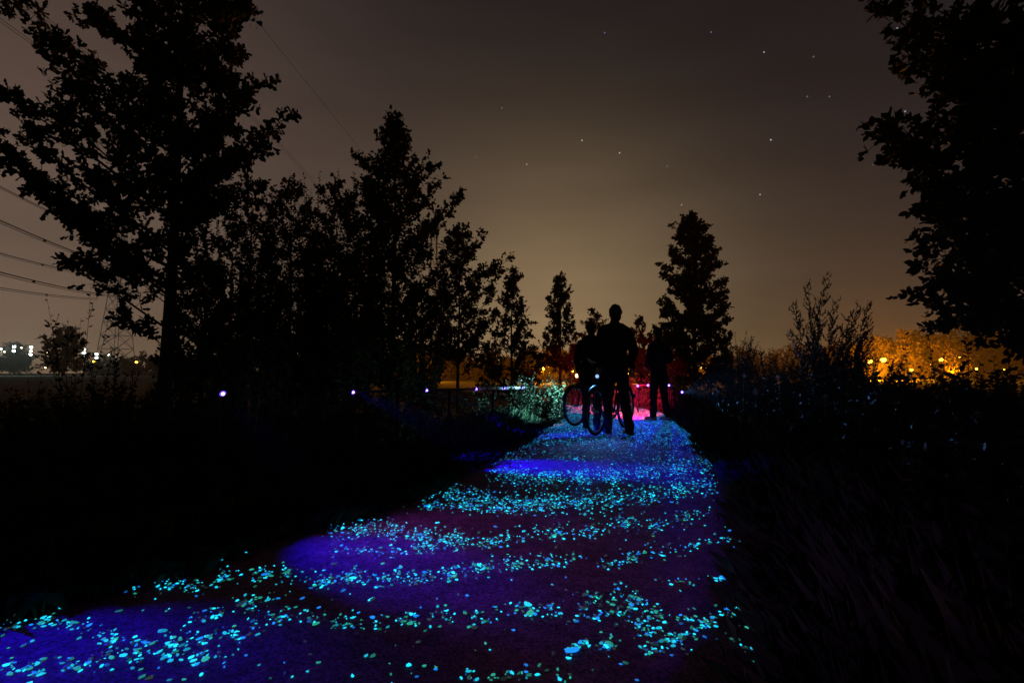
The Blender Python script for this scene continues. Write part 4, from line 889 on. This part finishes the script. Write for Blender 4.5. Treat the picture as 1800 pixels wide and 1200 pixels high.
# ------------------------------------------------------------------ pylons and power cables
def pylon(loc, Hp, arms, label):
    root = empty('pylon', loc, label, 'pylon', 'power pylons'); t = MB(); w0, w1 = Hp * .075, Hp * .018; r = .16
    lv_ = [(Hp * f, w0 + (w1 - w0) * min(1, f / .75)) for f in np.linspace(0, 1, 13)]
    for (za, wa), (zb, wb) in zip(lv_[:-1], lv_[1:]):
        ca = [(-wa, -wa), (wa, -wa), (wa, wa), (-wa, wa)]; cb = [(-wb, -wb), (wb, -wb), (wb, wb), (-wb, wb)]
        for i in range(4):
            j = (i + 1) % 4; t.tube([(*ca[i], za), (*cb[i], zb)], r, 4, False); t.tube([(*ca[i], za), (*cb[j], zb)], r * .6, 3, False); t.tube([(*ca[j], za), (*cb[i], zb)], r * .6, 3, False); t.tube([(*cb[i], zb), (*cb[j], zb)], r * .6, 3, False)
    t.build('lattice_tower', M['pylon'], root)
    for z, half in arms:
        t = MB()
        for s in (-1, 1):
            for y in (-1, 1): t.tube([(s * .8, y * .8, z), (s * half, 0, z)], r * .8, 4, False); t.tube([(s * .8, y * .8, z + 2.2), (s * half, 0, z)], r * .8, 4, False)
            for f in (.25, .5, .75): t.tube([(s * (.8 + (half - .8) * f), .8 * (1 - f), z), (s * (.8 + (half - .8) * f), .8 * (1 - f), z + 2.2 * (1 - f))], r * .5, 3, False)
            t.tube([(s * half, 0, z), (s * half, 0, z - 2.5)], .14, 6)
        t.build('cross_arm', M['pylon'], root)
    return root
def cable(pts3, label, strands=((0, 0), (.45, 0), (.2, -.5)), rad=.05, group='power cables', spacers=(.06,)):
    """bundle of parallel strands with spacers along a smooth sag"""
    P = np.array(pts3, float); y = P[:, 1]; o = P[0].copy()
    root = empty('power_cable', o, label, 'cable', group)
    tt = np.linspace(0, 1, 60)
    if len(P) == 3:   # parabola in height through three points, straight in plan
        yy = y[0] + (y[-1] - y[0]) * tt; z = np.polyval(np.polyfit(y, P[:, 2], 2), yy); x = np.interp(yy, np.sort(y), P[np.argsort(y), 0])
        Q = np.column_stack([x, yy, z])
    else:
        Q = P[0] + (P[1] - P[0]) * tt[:, None]; Q[:, 2] -= 4 * 13.5 * tt * (1 - tt)
    for dx, dz in strands:
        t = MB(); t.tube(Q - o + np.array([dx, 0, dz]), rad, 4, False); t.build('strand', M['cable'], root)
    if len(strands) > 1:
        for s in spacers:
            p = interp(Q, np.array([s]))[0][0] - o; t = MB(); t.box(p + np.array([.22, 0, -.2]), (.6, .15, .6)); t.build('spacer', M['cable'], root)
    return root
A = (-164, 200, -.25)
pylon(A, 66, [(34.5, 9), (44.5, 11), (61.5, 8)], 'misty lattice pylon glimpsed left of the big oak trunk')
labs = ['lower cable bundle running left from the misty pylon', 'middle cable bundle running left from the misty pylon', 'upper cable bundle running left from the misty pylon']
for (z, half), lab in zip([(34.5, 9), (44.5, 11), (61.5, 8)], labs):
    for s in (-1, 1):
        cable([(A[0] + s * half, A[1], z - 2.7), (A[0] + 164 + s * half, A[1] - 352, z + 2)], lab + (', outer one' if s < 0 else ', inner one'), spacers=(.12, .24, .4), rad=.075)
B = (-38, 232, -.25)
pylon(B, 76, [(52, 9), (62, 8), (72, 6)], 'far lattice pylon hidden behind the spire topped tree')
cable([(-32, 20, 43), (-33.2, 85, 48.4), (-38, 232, 71)], 'single thin cable high above the left thicket', ((0, 0),), .03)
cable([(-34.5, 20, 36), (-34.6, 69, 34.6), (-44, 232, 51)], 'cable bundle just right of the big oak crown', ((0, 0), (.45, 0)), .028)
cable([(-40, 10, 33), (-40, 42, 31), (-46, 232, 60)], 'cable bundle crossing the top left corner', ((0, 0), (.35, 0), (.1, -.4)), .022)
cable([(-40, 10, 30), (-40, 40, 28.1), (-46, 232, 51)], 'lower cable bundle crossing the left edge above the oak arms', ((0, 0), (.35, 0)), .022)

# ------------------------------------------------------------------ night mist over the fields
if HAZE_DENSITY:
    t = MB(); t.box((0, 190, 39.5), (720, 560, 83)); hz = bpy.data.objects.new('haze', t.mesh('haze')); C.objects.link(hz)
    m = bpy.data.materials.new('night_mist'); m.use_nodes = True; n_ = m.node_tree; n_.nodes.clear()
    v = n_.nodes.new('ShaderNodeVolumePrincipled'); v.inputs['Color'].default_value = (.9, .9, .9, 1); v.inputs['Density'].default_value = HAZE_DENSITY; v.inputs['Anisotropy'].default_value = .3
    o_ = n_.nodes.new('ShaderNodeOutputMaterial'); n_.links.new(v.outputs[0], o_.inputs['Volume']); hz.data.materials.append(m)
    tag(hz, 'thin night mist over the fields', 'mist', kind='stuff')
